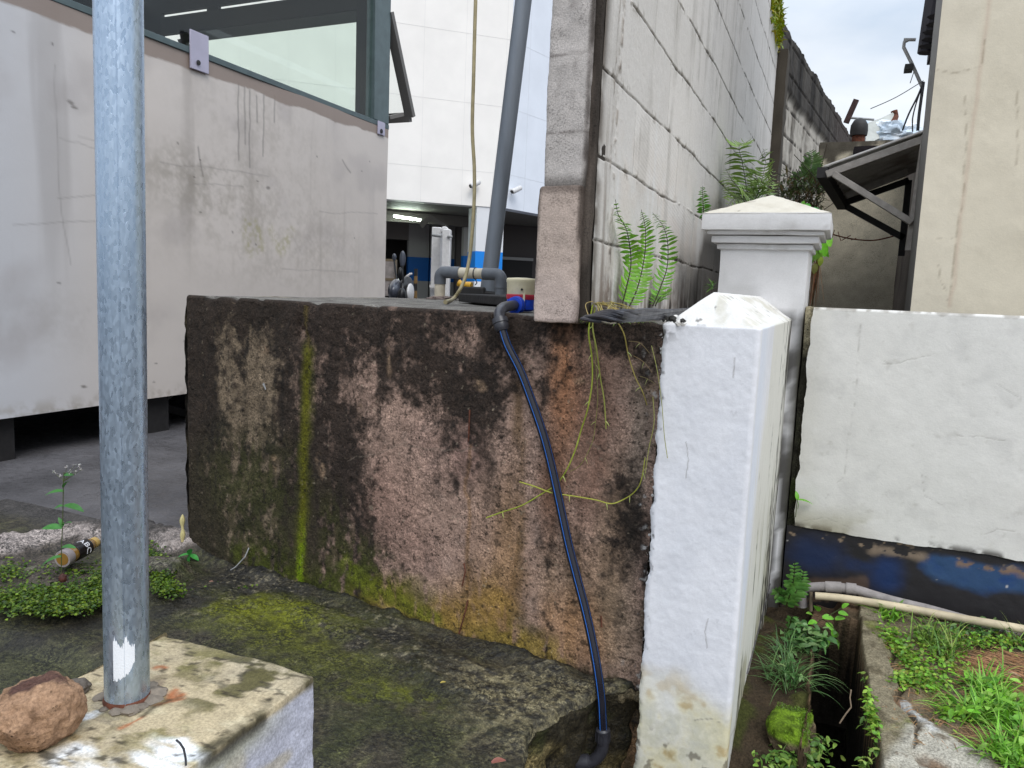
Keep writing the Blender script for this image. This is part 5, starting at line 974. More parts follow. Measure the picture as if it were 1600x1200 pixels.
# ================================================================== BACKGROUND BUILDING
O = Pz(604, 311, 2.6); FU = M@np.array([3500, 600-hor(4300), -F]); FU = nrm([FU[0], FU[1], 0]); FN = np.array([FU[1], -FU[0], 0]); FN = FN if FN@FW < 0 else -FN
G2 = M@np.array([890, 600-hor(1690), -F]); G2 = nrm([G2[0], G2[1], 0]); K = Pp(790, 326, O, FN); GN = np.array([G2[1], -G2[0], 0]); KL = (K-O)@FU
bb = thing('white_building', 'large white tiled building with open ground floor and blue dado beyond the slab', 'building', tuple(K*np.array([1, 1, 0])))
def fq(o_, u_, n_, u0, u1, z0, z1, w0, w1, m, col):
    p = [o_+u_*a_-n_*w_ for w_ in (w0,) for a_ in (u0, u1)]+[o_+u_*a_-n_*w1 for a_ in (u1, u0)]
    m.hexa([(x[0], x[1], z0) for x in p]+[(x[0], x[1], z1) for x in p], col)
WHT = mat('facade_white', attr=True, rough=.55, var=.03, varsc=2)
m = MB(); fq(O, FU, FN, -12, KL, 2.6, 14, 0, .3, m, S(242, 237, 231)); m.build('front_facade', WHT, bb)
GN_ = GN if GN@FW < 0 or GN[0] > 0 else -GN; GN_ = np.array([G2[1], -G2[0], 0])
m = MB(); fq(K, G2, GN_, .0, 14, 2.6, 14, 0, .3, m, S(224, 228, 236)); m.build('side_facade', WHT, bb)
m = MB()
for z in np.arange(3.25, 13, 1.25): fq(O, FU, FN, -12, KL, z, z+.008, -.002, .02, m, S(224, 220, 216)); fq(K, G2, GN_, 0, 14, z, z+.008, -.002, .02, m, S(214, 217, 222))
for u_ in np.arange(KL-.1-.8*18, KL, .8): fq(O, FU, FN, u_, u_+.007, 2.6, 13.5, -.003, .02, m, S(230, 226, 222))
for u_ in np.arange(.6, 13, .8): fq(K, G2, GN_, u_, u_+.007, 2.6, 13.5, -.003, .02, m, S(212, 215, 220))
m.build('tile_seams', WHT, bb)
m = MB(); m.add([O+FU*-12, K, K+G2*14, K+G2*14-FU*14, O+FU*-12-FN*9], [(0, 1, 2, 3, 4)], S(110, 106, 100)); m.v[-1][:, 2] = 2.61; m.add(m.v[-1]+np.array([0, 0, .3]), [(0, 4, 3, 2, 1)], S(110, 106, 100)); m.build('soffit', MATT, bb)
cm = MB(); WD = .58
def dado(m, o_, u_, n_, u0, u1, w0, w1, zt=2.6, wht=(222, 222, 224), blu=(20, 130, 220)):
    fq(o_, u_, n_, u0, u1, 0, 1.15, w0, w1, m, S(*wht)); fq(o_, u_, n_, u0, u1, 1.15, 1.74, w0, w1, m, S(*blu)); fq(o_, u_, n_, u0, u1, 1.74, zt, w0, w1, m, S(*wht))
dado(cm, O, FU, FN, KL-WD, KL-.02, .02, .6); cm.build('corner_column', WHT, bb)
bwm = MB(); WB = 4.6; grey = (170, 166, 164)
def ub(px, w_): return (Pp(px, 400, O-FN*w_, FN)-O)@FU
dado(bwm, O, FU, FN, ub(638, WB), ub(670, WB), WB, WB+.2, 2.6, grey, (14, 96, 176)); bwm.build('ground_floor_wall', WHT, bb); bwm = MB(); dado(bwm, O, FU, FN, ub(672, WB), ub(718, WB), WB, WB+.2, 2.6, grey, (14, 96, 176)); bwm.build('ground_floor_wall', WHT, bb); bwm = MB(); dado(bwm, O, FU, FN, ub(724, 2.4), ub(745, 2.4), 2.4, 2.6, 2.6, grey, (14, 110, 200)); bwm.build('ground_floor_wall', WHT, bb); bwm = MB(); fq(O, FU, FN, ub(500, WB), ub(638, WB), 2.15, 2.6, WB, WB+.2, bwm, S(120, 112, 108)); bwm.build('lintel', WHT, bb)
dk_ = MB(); fq(O, FU, FN, -14, 9, 0, 2.6, WB+1.6, WB+1.8, dk_, S(40, 34, 32)); fq(O, FU, FN, KL-.05, KL+6, 0, 2.6, 3.6, 3.8, dk_, S(74, 68, 66)); dk_.build('dark_room_sheets', MATT, bb)  # dark-coloured sheets stand in for the shade of the unlit rooms
bm_ = MB(); fq(O, FU, FN, -8, KL, 2.38, 2.6, 2.2, 2.5, bm_, S(104, 98, 94)); bm_.add([PY(655, 350, 14), PY(672, 335, 14), PY(700, 352, 14), PY(700, 357, 14), PY(672, 345, 14), PY(660, 357, 14)], [(0, 1, 4, 5), (1, 2, 3, 4)], S(120, 114, 110)); bm_.build('ceiling_beam', MATT, bb)
dr = MB(); a_ = ub(815, 0); fq(O, FU, FN, KL+.95, KL+1.02, 0, 1.75, 3.5, 3.6, dr, S(150, 148, 146)); fq(O, FU, FN, KL+1.02, KL+1.9, 0, 1.75, 3.55, 3.62, dr, S(30, 28, 28)); fq(O, FU, FN, KL+.95, KL+1.9, 1.75, 1.82, 3.5, 3.6, dr, S(150, 148, 146)); dr.build('door_frame', MATT, bb)
fl = thing('fluorescent_lamp', 'lit fluorescent tube under the ground floor ceiling of the white building', 'lamp', tuple(Pp(636, 341, O-FN*1.8, FN)))
m = MB(); m.tube([Pp(616, 338, O-FN*1.8, FN), Pp(656, 344, O-FN*1.8, FN)], .02, 10); m.build('lit_tube', simple('lit_tube', (.9, 1, .9), emit=((.82, 1, .86), 55.0)), fl); m = MB(); m.tube([Pp(614, 336, O-FN*1.83, FN), Pp(659, 342.5, O-FN*1.83, FN)], .025, 8); m.build('lamp_housing', WHITEMET, fl)
for i, (px, py, o_, n_) in enumerate([(739, 289, O, FN), (798, 297, K, GN_)]):
    b_ = Pp(px, py, o_, n_); t_ = thing('security_camera', ['small white security camera on the front facade behind the hose', 'small white security camera on the side facade right of the leaning tube'][i], 'security camera', tuple(b_), 'security cameras on the white building')
    m = MB(); m.tube([b_, b_+n_*.1], .03, 10); m.build('mount_arm', WHITEMET, t_); m = MB(); h_ = nrm([-.3, -.5, -.3]); m.lathe([(.04, -.12), (.05, -.1), (.05, .1), (.04, .11)], b_+n_*.14, h_, 16); h2 = m.build('camera_housing', WHITEMET, t_); m = MB(); m.lathe([(.035, .0), (.035, .012)], b_+n_*.14+h_*.11, h_, 14); m.build('lens', DARKMET, h2)
# white barrier post
YG = 8.2
def PD(px, py, d): r = ray(px, py); return CAM+r*(d/(r@FW))
gpst = thing('white_barrier_post', 'white steel barrier post with bolted channel in front of the ground floor', 'barrier post', tuple(PD(686, 470, 8.5)*np.array([1, 1, 0])))
rt = nrm(np.cross([FW[0], FW[1], 0], (0, 0, 1))); fh = nrm([FW[0], FW[1], 0])
def dbox(px0, px1, py0, py1, d, th, m, col=(.5, .5, .5), zlo=None):
    a_ = PD(px0, py1, d); b_ = PD(px1, py1, d); c_ = PD(px1, py0, d); zb = a_[2] if zlo is None else zlo; zt_ = c_[2]
    w_ = (b_-a_)@rt; a_ = a_*np.array([1, 1, 0]); P_ = [a_, a_+rt*w_, a_+rt*w_+fh*th, a_+fh*th]; m.hexa([p+np.array([0, 0, zb]) for p in P_]+[p+np.array([0, 0, zt_]) for p in P_], col)
m = MB(); dbox(672, 687, 356, 465, 8.5, .12, m, zlo=0); m.build('channel', WHITEMET, gpst, bevel=.01); m = MB(); dbox(688, 701, 359, 465, 8.3, .16, m, zlo=0); c_ = PD(694.5, 360, 8.3); m.lathe([(.045, 0), (.045, .1)], c_, fh, 20); m.build('post', WHITEMET, gpst, bevel=.012)
m = MB(); m.tube([PD(676, 367, 8.25), PD(690, 369, 8.2)], .018, 8); m.tube([PD(699, 369, 8.2), PD(707, 370, 8.2)], .012, 8); m.build('hinge_bolt', GREYMET, gpst); m = MB(); dbox(671, 681, 445, 449, 8.4, .05, m); m.build('latch', WHITEMET, gpst)
# striped marker
sp_ = thing('striped_marker_post', 'thin black and yellow striped marker post left of the white barrier post', 'marker post', tuple(PD(650, 470, 9)*np.array([1, 1, 0])))
z0 = 0; pb_ = PD(650, 420, 9); n_ = 14
for i in range(n_): m = MB(); m.tube([(pb_[0], pb_[1], pb_[2]*i/n_), (pb_[0], pb_[1], pb_[2]*(i+1)/n_)], .022, 10); m.build('band', DARKMET if i % 2 else simple('faded_yellow', S(128, 100, 60), rough=.7), sp_)
nb = thing('notice_board', 'pale framed notice board leaning beside the motor scooter', 'notice board', tuple(PD(607, 470, 10)*np.array([1, 1, 0])))
m = MB(); dbox(596, 617, 408, 436, 10, .04, m, zlo=None); dbox(596, 616, 438, 462, 10, .04, m); m.build('board_face', simple('board_face', S(140, 132, 128), rough=.6, var=.2, varsc=14), nb); m = MB(); dbox(616, 618, 406, 464, 9.97, .08, m, zlo=0); dbox(596, 618, 405, 408, 9.97, .08, m); dbox(596, 618, 435, 438, 9.97, .08, m); m.build('board_frame', simple('tan_wood', S(110, 96, 76), rough=.7), nb)
# scooter
sc = thing('motor_scooter', 'dark grey motor scooter parked behind the slab beside the booth', 'scooter', tuple(PD(632, 470, 7.8)*np.array([1, 1, 0])))
DG = simple('scooter_grey', S(72, 76, 86), rough=.3, coat=.4); BK = simple('scooter_black', S(22, 22, 24), rough=.4)
def at(px, py, d=7.8): return PD(px, py, d)
def lobe(px, py, rx, rz, ry, d, name, mt, parent=sc, amp=.05, seed=1):
    m = MB(); c_ = at(px, py, d); th, ph = np.meshgrid(np.linspace(0, 2*math.pi, 28), np.linspace(0, math.pi, 18)); q_ = np.stack([np.cos(th)*np.sin(ph), np.sin(th)*np.sin(ph), np.cos(ph)], -1); V_ = c_+q_[..., :1]*rt*rx+q_[..., 1:2]*fh*ry+q_[..., 2:]*np.array([0, 0, rz])*(1+amp*fbm(q_, 1.2, 2, seed))[..., None]
    m.add(V_.reshape(-1, 3), gridf(18, 28)[:, ::-1]); return m.build(name, mt, parent)
lobe(621, 455, .085, .13, .3, 7.8, 'front_cowl', DG); lobe(628, 462, .045, .08, .06, 7.5, 'headlamp_cowl', BK); lobe(636, 455, .06, .16, .35, 7.9, 'leg_shield', BK); lobe(641, 458, .03, .1, .2, 7.7, 'side_fairing', WHITEMET)
lobe(629, 405, .03, .085, .02, 7.6, 'mirror', DG); lobe(616, 402, .022, .04, .02, 7.9, 'mirror', DG); m = MB(); m.tube([at(629, 415, 7.6), at(630, 440, 7.6), at(626, 452, 7.6)], .012, 8); m.tube([at(616, 408, 7.9), at(620, 440, 7.8)], .01, 8); m.build('mirror_stalk', BK, sc)
lobe(626, 428, .026, .07, .05, 7.6, 'grip', BK); m = MB(); m.tube([at(622, 446), at(632, 435), at(641, 428), at(644, 428)], .012, 8); m.build('brake_lever', WHITEMET, sc); m = MB(); m.tube([at(612, 448), at(640, 440)], .018, 8); m.build('handlebar', BK, sc)
lobe(640, 476, .12, .08, .45, 8.4, 'seat', BK); ground_c = at(628, 470, 7.8)
for dd_ in (-.35, .75):
    c_ = np.array([*(ground_c[:2]+fh[:2]*dd_), .26]); m = MB(); torus(m, c_, .21, .05, rt, 32, 10); t_ = m.build('wheel', RUB, sc); m = MB(); m.lathe([(.15, -.02), (.17, 0), (.15, .02)], c_, rt, 20); m.build('hub', GREYMET, t_)
m = MB(); c_ = ground_c*np.array([1, 1, 0]); m.bar(c_+fh*-.3+np.array([0, 0, .35]), c_+fh*.8+np.array([0, 0, .5]), .18, .25); m.tube([c_+fh*-.35+np.array([0, 0, .26]), c_+fh*-.2+np.array([0, 0, .9])], .04, 10); m.build('chassis', BK, sc)

# ================================================================== PLANTS
rng = np.random.RandomState(21)
def jit(c, a=.12): return np.clip(S(*c)*(1+a*rng.randn())*(1+.05*rng.randn(3)), 0, 1)
def frond(mb, pts, ml, n=22, col=(96, 150, 40), curl=.3, side=None, w=.30, tipf=.25):
    pts = smooth(pts, 8); pts = np.array(pts); L_ = np.r_[0, np.cumsum(np.linalg.norm(np.diff(pts, axis=0), axis=1))]; tot = L_[-1]
    mb.tube(list(pts), list(np.linspace(.0022, .0006, len(pts))), 5, col=S(52, 48, 26))
    side = nrm(side) if side is not None else None
    for i in range(n):
        t = .12+.87*i/n; s_ = t*tot; k = np.searchsorted(L_, s_)-1; k = min(max(k, 0), len(pts)-2); p = pts[k]+(pts[k+1]-pts[k])*(s_-L_[k])/(L_[k+1]-L_[k]); T = nrm(pts[k+1]-pts[k])
        sdv_ = nrm(side-T*(side@T)); nn_ = np.cross(T, sdv_); l_ = ml*(math.sin(math.pi*min(1, (t*.90+.10)))**.6)*(.85+.3*rng.rand())*(1-tipf*t)
        for sg in (-1, 1):
            d_ = nrm(sdv_*sg+T*(.25+.25*t)+nn_*.25*rng.randn()); mb.leaf(p, d_, nn_ if sg > 0 else nn_, l_, max(.004, l_*w), jit(col), curl+.15*rng.randn(), 4)
camr = M@np.array([1, 0, 0])
def fern(name, label, fr, X=None, Yp=None, group=None, ml=.04, **k):
    f = (lambda x, y: PX(x, y, X)) if X is not None else (lambda x, y: PY(x, y, Yp))
    b0 = f(*fr[0][0]); t_ = thing(name, label, 'fern', tuple(b0), group)
    for i, pts in enumerate(fr):
        mb = MB(); off = rng.randn(3)*.004; P_ = [f(*p)+off*j for j, p in enumerate(pts)]
        frond(mb, P_, ml, side=nrm(camr+.3*rng.randn(3)), **k); mb.build('frond', LEAF, t_)
    return t_
fern('fern', 'bright green fern with two upright fronds against the foot of the block wall', [[(968, 492), (978, 455), (986, 415), (980, 370), (966, 345), (962, 325)], [(978, 490), (994, 450), (1003, 400), (1002, 360), (993, 330)]], X=-.545, ml=.038, n=34, col=(108, 160, 40))
fern('fern', 'bright green fern with one frond arching left, just right of the two upright fronds', [[(1020, 478), (1032, 450), (1042, 420), (1043, 385), (1036, 360), (1019, 340)], [(1024, 478), (1034, 465), (1046, 455), (1056, 450)]], X=-.535, ml=.038, n=30, col=(100, 152, 42))
fern('fern', 'small narrow fern on the block wall just left of the pillar cap', [[(1100, 345), (1098, 325), (1096, 305), (1095, 292)]], X=-.54, ml=.035, n=16, col=(84, 140, 40)); 
fern('fern', 'pale green fern clump sprouting above the pillar cap', [[(1170, 318), (1165, 285), (1160, 255), (1155, 232), (1168, 226)], [(1168, 318), (1155, 295), (1142, 278), (1134, 262)], [(1178, 318), (1190, 285), (1196, 255), (1192, 238)], [(1180, 318), (1198, 300), (1206, 285), (1210, 268)], [(1172, 318), (1160, 305), (1148, 300), (1138, 305)], [(1175, 318), (1185, 300), (1180, 278), (1172, 262)]], X=-.48, ml=.085, n=24, col=(122, 148, 70), w=.3)
fern('fern', 'drooping grey green fern in the dark corner before the alley end wall', [[(1258, 305), (1262, 280), (1268, 255), (1266, 236)], [(1262, 305), (1272, 285), (1280, 270)], [(1256, 305), (1248, 285), (1250, 270)]], Yp=4.9, ml=.10, n=22, col=(110, 140, 84), w=.24)
# dark scrub
sb = thing('scrub_bush', 'tangled dark scrub filling the corner behind the pillar cap', 'bush', tuple(PY(1245, 320, 4.6)))
mb = MB()
for i in range(420):
    c_ = PY(1215+rng.rand()*70, 270+rng.rand()**.7*60, 4.4+rng.rand()*.5); mb.leaf(c_, rng.randn(3), (0, 0, 1), .035+.03*rng.rand(), .014, jit((78, 86, 50) if rng.rand() > .4 else (112, 94, 66), .2), .3, 2)
mb.build('foliage', LEAF, sb); mb = MB()
for i in range(26):
    a_ = PY(1225+rng.rand()*55, 330, 4.6); mb.tube(smooth([a_, a_+rng.randn(3)*.06+np.array([0, 0, .07]), a_+rng.randn(3)*.10+np.array([0, 0, .16])], 4), .002, 4, col=S(60, 50, 38))
mb.build('twigs', MATT, sb)
cp = thing('creeper', 'broad leaved green creeper hanging behind the right side of the pillar cap', 'creeper', tuple(PY(1270, 420, 3.25)))
mb = MB()
for (x, y, sz, c_) in [(1262, 326, .055, (76, 150, 50)), (1276, 332, .06, (60, 140, 70)), (1286, 345, .05, (70, 160, 80)), (1290, 358, .055, (110, 190, 60)), (1288, 372, .06, (130, 200, 50)), (1284, 386, .06, (120, 190, 50)), (1278, 398, .055, (120, 170, 60)), (1270, 405, .045, (110, 150, 60)), (1290, 395, .04, (130, 190, 60)), (1284, 410, .035, (150, 170, 70)), (1268, 340, .05, (80, 150, 50)), (1256, 322, .04, (110, 170, 60)), (1275, 420, .04, (130, 130, 70))]:
    mb.leaf(PY(x, y-8, 3.22+.05*rng.rand()), (.25*rng.randn(), -.3, -1), nrm([-.2, -1, .1]+.3*rng.randn(3)), sz, sz*.62, jit(c_, .05), .25, 5, fold=.1)
for i in range(46):
    a_ = PY(1262+rng.rand()*20, 400+rng.rand()*20, 3.25); mb.blade(a_, nrm([.1*rng.randn(), .1*rng.randn(), -1]), .10+.12*rng.rand(), .004, jit((110, 78, 54), .2), .05)
mb.tube(smooth([PY(1282, 330, 3.27), PY(1290, 360, 3.27), PY(1282, 400, 3.27), PY(1268, 480, 3.27)]), .003, 5, col=S(90, 80, 50)); mb.build('vine_and_leaves', LEAF, cp)
# grass fringe on slab top + hanging vines
gf = MB()
for i in range(900):
    x = 915+rng.rand()*100; p = Pz(x, 500.5+rng.rand()*4-(rng.rand()**2)*10, .943); gf.blade(p, nrm([rng.randn(), rng.randn()-.3, .8]), .012+.014*rng.rand(), .0016, jit((110, 160, 40) if rng.rand() > .3 else (150, 150, 70), .15), .9, 3)
o = gf.build('grass_fringe', LEAF); tag(o, kind='stuff')
def vine(label, runs, group='yellow green runners hanging over the slab'):
    t_ = thing('hanging_vine', label, 'vine', tuple(onf(*runs[0][0][0], .02)), group)
    for pts, r, c_ in runs:
        P_ = smooth([onf(x, y, .012+.010*((j*7) % 3)/2 if len(pts) < 40 else .015) for j, (x, y) in enumerate(pts)], 6); m = MB(); m.tube(P_, list(np.linspace(r, r*.75, len(P_))), 7, col=jit(c_, .04))
        for j in range(6, len(P_)-2, 11):
            p = P_[j]; d_ = nrm(SD*rng.randn()+np.array([0, 0, -1.0])+SN*.2); m.tube([p, p+d_*.008, p+d_*.014+np.array([0, 0, -.003])], [r*.8, r*.6, r*.2], 5, col=jit((190, 200, 120), .05))
        m.build('runner', LEAF, t_)
YG_ = (168, 170, 66)
vine('long runner curving down left across the blue striped pipe', [([(926, 476), (921, 505), (920, 525), (925, 560), (925, 600), (918, 640), (908, 672), (900, 700), (885, 735), (868, 758), (846, 772), (815, 790), (785, 800), (760, 809)], .0021, YG_)])
vine('level runner crossing the pipe and rising at the right', [([(812, 753), (835, 760), (862, 770), (895, 775), (930, 781), (955, 787), (975, 780), (992, 768), (1002, 750), (1008, 715)], .0018, (176, 186, 76))])
vine('short straight thick runner between the long runner and the pier', [([(930, 480), (926, 510), (932, 545), (938, 590), (944, 625), (947, 670)], .0022, (150, 156, 74)), ([(928, 520), (931, 570), (934, 620), (930, 665), (925, 692), (908, 725), (890, 737)], .0010, (140, 132, 70))])
vine('golden runner slanting from the grass fringe towards the pier', [([(948, 488), (962, 500), (975, 522), (982, 556), (993, 590), (1004, 612), (1011, 633)], .0018, (172, 156, 88)), ([(982, 533), (1000, 536), (1015, 552)], .0009, (140, 120, 80)), ([(990, 556), (1006, 566), (1019, 582)], .0009, (140, 120, 80)), ([(1000, 588), (1012, 592), (1024, 600)], .0009, (140, 120, 80))])
t_ = thing('thin_tendril', 'thin dry tendril hanging over the left edge of the white pier', 'tendril', tuple(PY(1030, 570, 1.69))); m = MB(); m.tube(smooth([PY(x, y, 1.688) for x, y in [(1018, 540), (1027, 580), (1034, 630), (1038, 680), (1043, 716)]]), .0009, 6, col=S(160, 160, 90)); m.tube(smooth([PY(x, y, 1.688) for x, y in [(1008, 740), (1014, 700), (1022, 660), (1020, 620)]]), .0009, 6, col=S(160, 160, 90)); m.build('runner', LEAF, t_)
m = MB()
# dry roots at the top
t_ = thing('dry_roots', 'dry tan roots tangled on the slab top below the block wall', 'roots', tuple(Pz(945, 495, .943)))
for i in range(22):
    a_ = PX(925+rng.rand()*40, 470+rng.rand()*8, -.56); b_ = Pz(915+rng.rand()*90, 497+rng.rand()*4, .946); m.tube(smooth([a_, (a_+b_)/2+rng.randn(3)*.012+np.array([0, 0, .006]), b_], 5), .0009+.0006*rng.rand(), 5, col=jit((160, 140, 84), .15))
m.build('root_strands', MATT, t_)
# small plants helper
def sprig(name, label, cat, base, leaves, stem=None, col=(90, 150, 50), group=None, tip=None, sr=.0014):
    t_ = thing(name, label, cat, tuple(base), group); m = MB()
    for p, d_, l_, w_ in leaves: m.leaf(p, d_, nrm([0, -.4, 1]+.2*rng.randn(3)), l_, w_, jit(col, .08), .35, 5)
    m.build('leaves', LEAF, t_)
    if stem is not None:
        m = MB(); 
        for s_ in stem: m.tube(smooth(s_, 5), sr, 6, col=S(70, 80, 44))
        m.build('stem', MATT, t_)
    return t_
# flowering weed
wb0 = Pz(97, 904, .05); wpl = FWH
W = lambda x, y: Pp(x, y, wb0, wpl)
lv = []
for x, y, dx, dy, l_ in [(100, 768, -1, .15, .055), (100, 790, 1, .15, .065), (99, 762, .4, 1, .04), (99, 790, -1, -.1, .03), (97, 825, -1, .3, .06), (98, 820, .8, .8, .035), (100, 742, .8, .3, .03), (97, 855, .9, .4, .045), (96, 870, -1, -.2, .07), (99, 822, -.3, 1, .03)]:
    lv.append((W(x, y), nrm(rt*dx+np.array([0, 0, dy*.8])-fh*.2), l_, l_*.42))
wd = sprig('flowering_weed', 'thin weed with tiny pale flower heads growing on the cement heap left of the pole', 'weed', wb0, lv, [[W(96, 902), W(96, 860), W(98, 810), W(99, 760), W(100, 738)]], (70, 128, 60))
m = MB()
for (x, y) in [(88, 741), (94, 744), (108, 738), (112, 733), (118, 738), (124, 728), (126, 735), (104, 731), (116, 727), (84, 738)]:
    c_ = W(x, y)
    for k in range(10): m.leaf(c_, nrm(rng.randn(3)+np.array([0, 0, .8])), (0, 0, 1), .008, .003, jit((190, 186, 180), .1), .1, 2)
    m.tube([W(100, 752), c_], .0006, 4, col=S(90, 100, 60))
m.build('flower_head', LEAF, wd)
m = MB(); blob(m, W(98, 903), (.012, .012, .015), .3, 7, rockcol((96, 52, 44), (60, 34, 30), 2), 16, 10); m.build('root_crown', MATT, wd)
b_ = Pz(297, 872, .02); sprig('seedling', 'four leaved green seedling at the lower left corner of the slab', 'seedling', b_, [(b_+np.array([0, 0, .012]), nrm(rt*math.cos(a)+np.array([0, 0, math.sin(a)])-fh*.4), .038, .02) for a in (-.1, 1.5, 2.9, 4.5)], [[b_-np.array([0, 0, .01]), b_+np.array([0, 0, .012])]], (70, 150, 70))
# clover carpet
gc = MB()
def carpet(mb, pts, n, z, size, cols, spread, hgt=.02):
    for _ in range(n):
        k = rng.randint(len(pts)-1); t = rng.rand(); x = pts[k][0]*(1-t)+pts[k+1][0]*t+rng.randn()*spread[0]; y = pts[k][1]*(1-t)+pts[k+1][1]*t+rng.randn()*spread[1]
        p = Pz(x, y, z)+np.array([0, 0, abs(rng.randn())*hgt]); a = rng.rand()*6.28; mb.leaf(p, (math.cos(a), math.sin(a), .25*rng.randn()), nrm([0, 0, 1]+.5*rng.randn(3)), size*(.7+.6*rng.rand()), size*.8, jit(cols[rng.randint(len(cols))], .18), .2, 2)
for (pts, n, sp_) in [([(-10, 945), (40, 935), (90, 925)], 1500, (22, 9)), ([(90, 940), (140, 930), (165, 925)], 1800, (22, 10)), ([(60, 955), (110, 950)], 700, (22, 5)), ([(150, 905), (160, 930)], 600, (12, 12)), ([(235, 870), (245, 890), (262, 915)], 1500, (9, 11)), ([(250, 918), (275, 925)], 250, (12, 4)), ([(0, 900), (30, 890)], 260, (16, 8)), ([(70, 895), (120, 890)], 260, (22, 5)), ([(400, 926), (330, 915)], 10, (30, 8))]:
    carpet(gc, pts, n, .035, .0105, [(86, 112, 28), (66, 92, 22), (104, 124, 34), (50, 74, 22)], sp_, .006)
for _ in range(300):
    p = onf(440+rng.rand()*44, 936+rng.randn()*5, .01)
    gc.leaf(p+np.array([0, 0, abs(rng.randn())*.006]), nrm(rng.randn(3)), (0, 0, 1), .008, .006, jit((110, 170, 20), .15), .2, 2)
o = gc.build('clover_carpet', LEAF); tag(o, kind='stuff')
# grass clumps
def clump(label, bases, n, ln, w, cols, droop=.45, leanv=(0, 0, 0), name='grass_clump', group='grass clumps beside the drain', z=0.0, spread=8, leafy=0, ll=.02):
    b0 = Pz(*bases[0], z); t_ = thing(name, label, 'grass', tuple(b0), group); m = MB()
    for _ in range(n):
        k = rng.randint(len(bases)); x, y = bases[k]; p = Pz(x+rng.randn()*spread, y+rng.randn()*spread*.4, z)-np.array([0, 0, .01]); d_ = nrm(np.array([rng.randn()*.55, rng.randn()*.45, 1.0])+np.array(leanv)); m.blade(p, d_, ln*(.5+.8*rng.rand()), w*(.7+.6*rng.rand()), jit(cols[rng.randint(len(cols))], .15), droop*(.6+.8*rng.rand()), 6)
    m.build('blades', LEAF, t_)
    if leafy:
        m = MB()
        for _ in range(leafy):
            k = rng.randint(len(bases)); x, y = bases[k]; p = Pz(x+rng.randn()*spread*1.4, y+rng.randn()*spread*.5, z)+np.array([0, 0, rng.rand()*ln*.45]); a = rng.rand()*6.28; m.leaf(p, (math.cos(a), math.sin(a), .4*rng.randn()), nrm([0, 0, 1]+.4*rng.randn(3)), ll*(.6+.8*rng.rand()), ll*.5, jit(cols[rng.randint(len(cols))], .15), .4, 3)
        m.build('leaves', LEAF, t_)
    return t_
GG = [(98, 134, 56), (120, 154, 62), (80, 114, 48), (142, 164, 80)]; GB = [(108, 164, 44), (128, 184, 56), (88, 140, 42), (146, 188, 80)]; GD = [(84, 124, 64), (66, 104, 52), (110, 140, 84)]
clump('long fine grass drooping down the bank between white pier and drain', [(1225, 1060), (1232, 1030), (1240, 1075)], 200, .13, .0028, GD, .7, z=-.05, spread=9, leafy=60)
clump('leafy herb tuft at the top of the drain bank beside the white pier', [(1262, 1010), (1250, 990), (1270, 1000)], 30, .06, .003, GD, z=-.03, spread=9, leafy=170, ll=.03)
clump('sparse weeds at the foot of the mossy stone near the bottom edge', [(1235, 1165), (1270, 1170), (1255, 1195), (1215, 1195)], 50, .05, .003, GG, z=-.08, spread=12, leafy=260, ll=.02)
clump('spiky grass tuft under the pipes at the head of the drain', [(1385, 965), (1375, 958), (1400, 962)], 60, .07, .0055, GB, .5, z=-.005, spread=7, leafy=10)
clump('tall grass tuft in the middle of the soil behind the cracked rim', [(1465, 1010), (1450, 1000), (1480, 1025)], 130, .11, .004, GG, .4, z=-.005, spread=12, leafy=90)
clump('big bright grass clump at the lower right of the soil', [(1560, 1110), (1540, 1080), (1520, 1120), (1585, 1130), (1600, 1170)], 430, .10, .0055, GB, .55, z=-.005, spread=16, leafy=200, ll=.028)
clump('grass clump cut by the bottom right corner of the picture', [(1580, 1190), (1560, 1180), (1600, 1205)], 160, .085, .0055, GB, .55, z=-.005, spread=14, leafy=90)
clump('thin grass spears near the wall at the right edge', [(1590, 1005), (1610, 1000)], 40, .09, .003, GG, .3, z=-.005, spread=10, leafy=30)
clump('scattered low weeds in a row against the cream pipe', [(1545, 990), (1520, 985), (1570, 1000), (1495, 985)], 50, .045, .003, GD, .5, z=-.005, spread=14, leafy=160, ll=.018)
clump('small leafy weeds growing from the inner side of the drain rim', [(1352, 1060), (1360, 1130), (1372, 1175), (1350, 1195)], 20, .035, .002, GG, .5, z=-.02, spread=5, leafy=60, ll=.016)
gw = MB()
for pts, n, sp_ in [([(1380, 985), (1405, 1015), (1430, 1045), (1470, 1080)], 650, (11, 7)), ([(1400, 1060), (1430, 1075)], 200, (10, 4)), ([(1500, 1000), (1590, 1010)], 300, (20, 6)), ([(1480, 1120), (1600, 1100)], 350, (22, 9)), ([(1355, 1090), (1368, 1150)], 200, (4, 10)), ([(1440, 990), (1500, 1060)], 400, (20, 12))]:
    carpet(gw, pts, n, -.002, .012, [(110, 160, 44), (90, 134, 40), (140, 180, 60), (120, 140, 50)], sp_, .010)
o = gw.build('creeping_weeds', LEAF); tag(o, kind='stuff')
lt = MB()
for _ in range(420):
    x = 1370+rng.rand()*240; y = 985+rng.rand()*180; p = Pz(x, y, .0); a = rng.rand()*3.14; d_ = np.array([math.cos(a), math.sin(a), 0])*(.008+.02*rng.rand()); lt.tube([p-d_, p+d_*.2+np.array([0, 0, .003]), p+d_], .0006+.0004*rng.rand(), 4, col=jit((150, 116, 80), .2))
for _ in range(160):
    x = 1510+rng.rand()*90; y = 1020+rng.rand()*50; p = Pz(x, y, .004); d_ = np.array([.9, -.35, 0])*(.02+.03*rng.rand())+rng.randn(3)*.004; lt.tube([p-d_, p+d_*.2+np.array([0, 0, .003]), p+d_], .0007, 4, col=jit((160, 120, 84), .2))
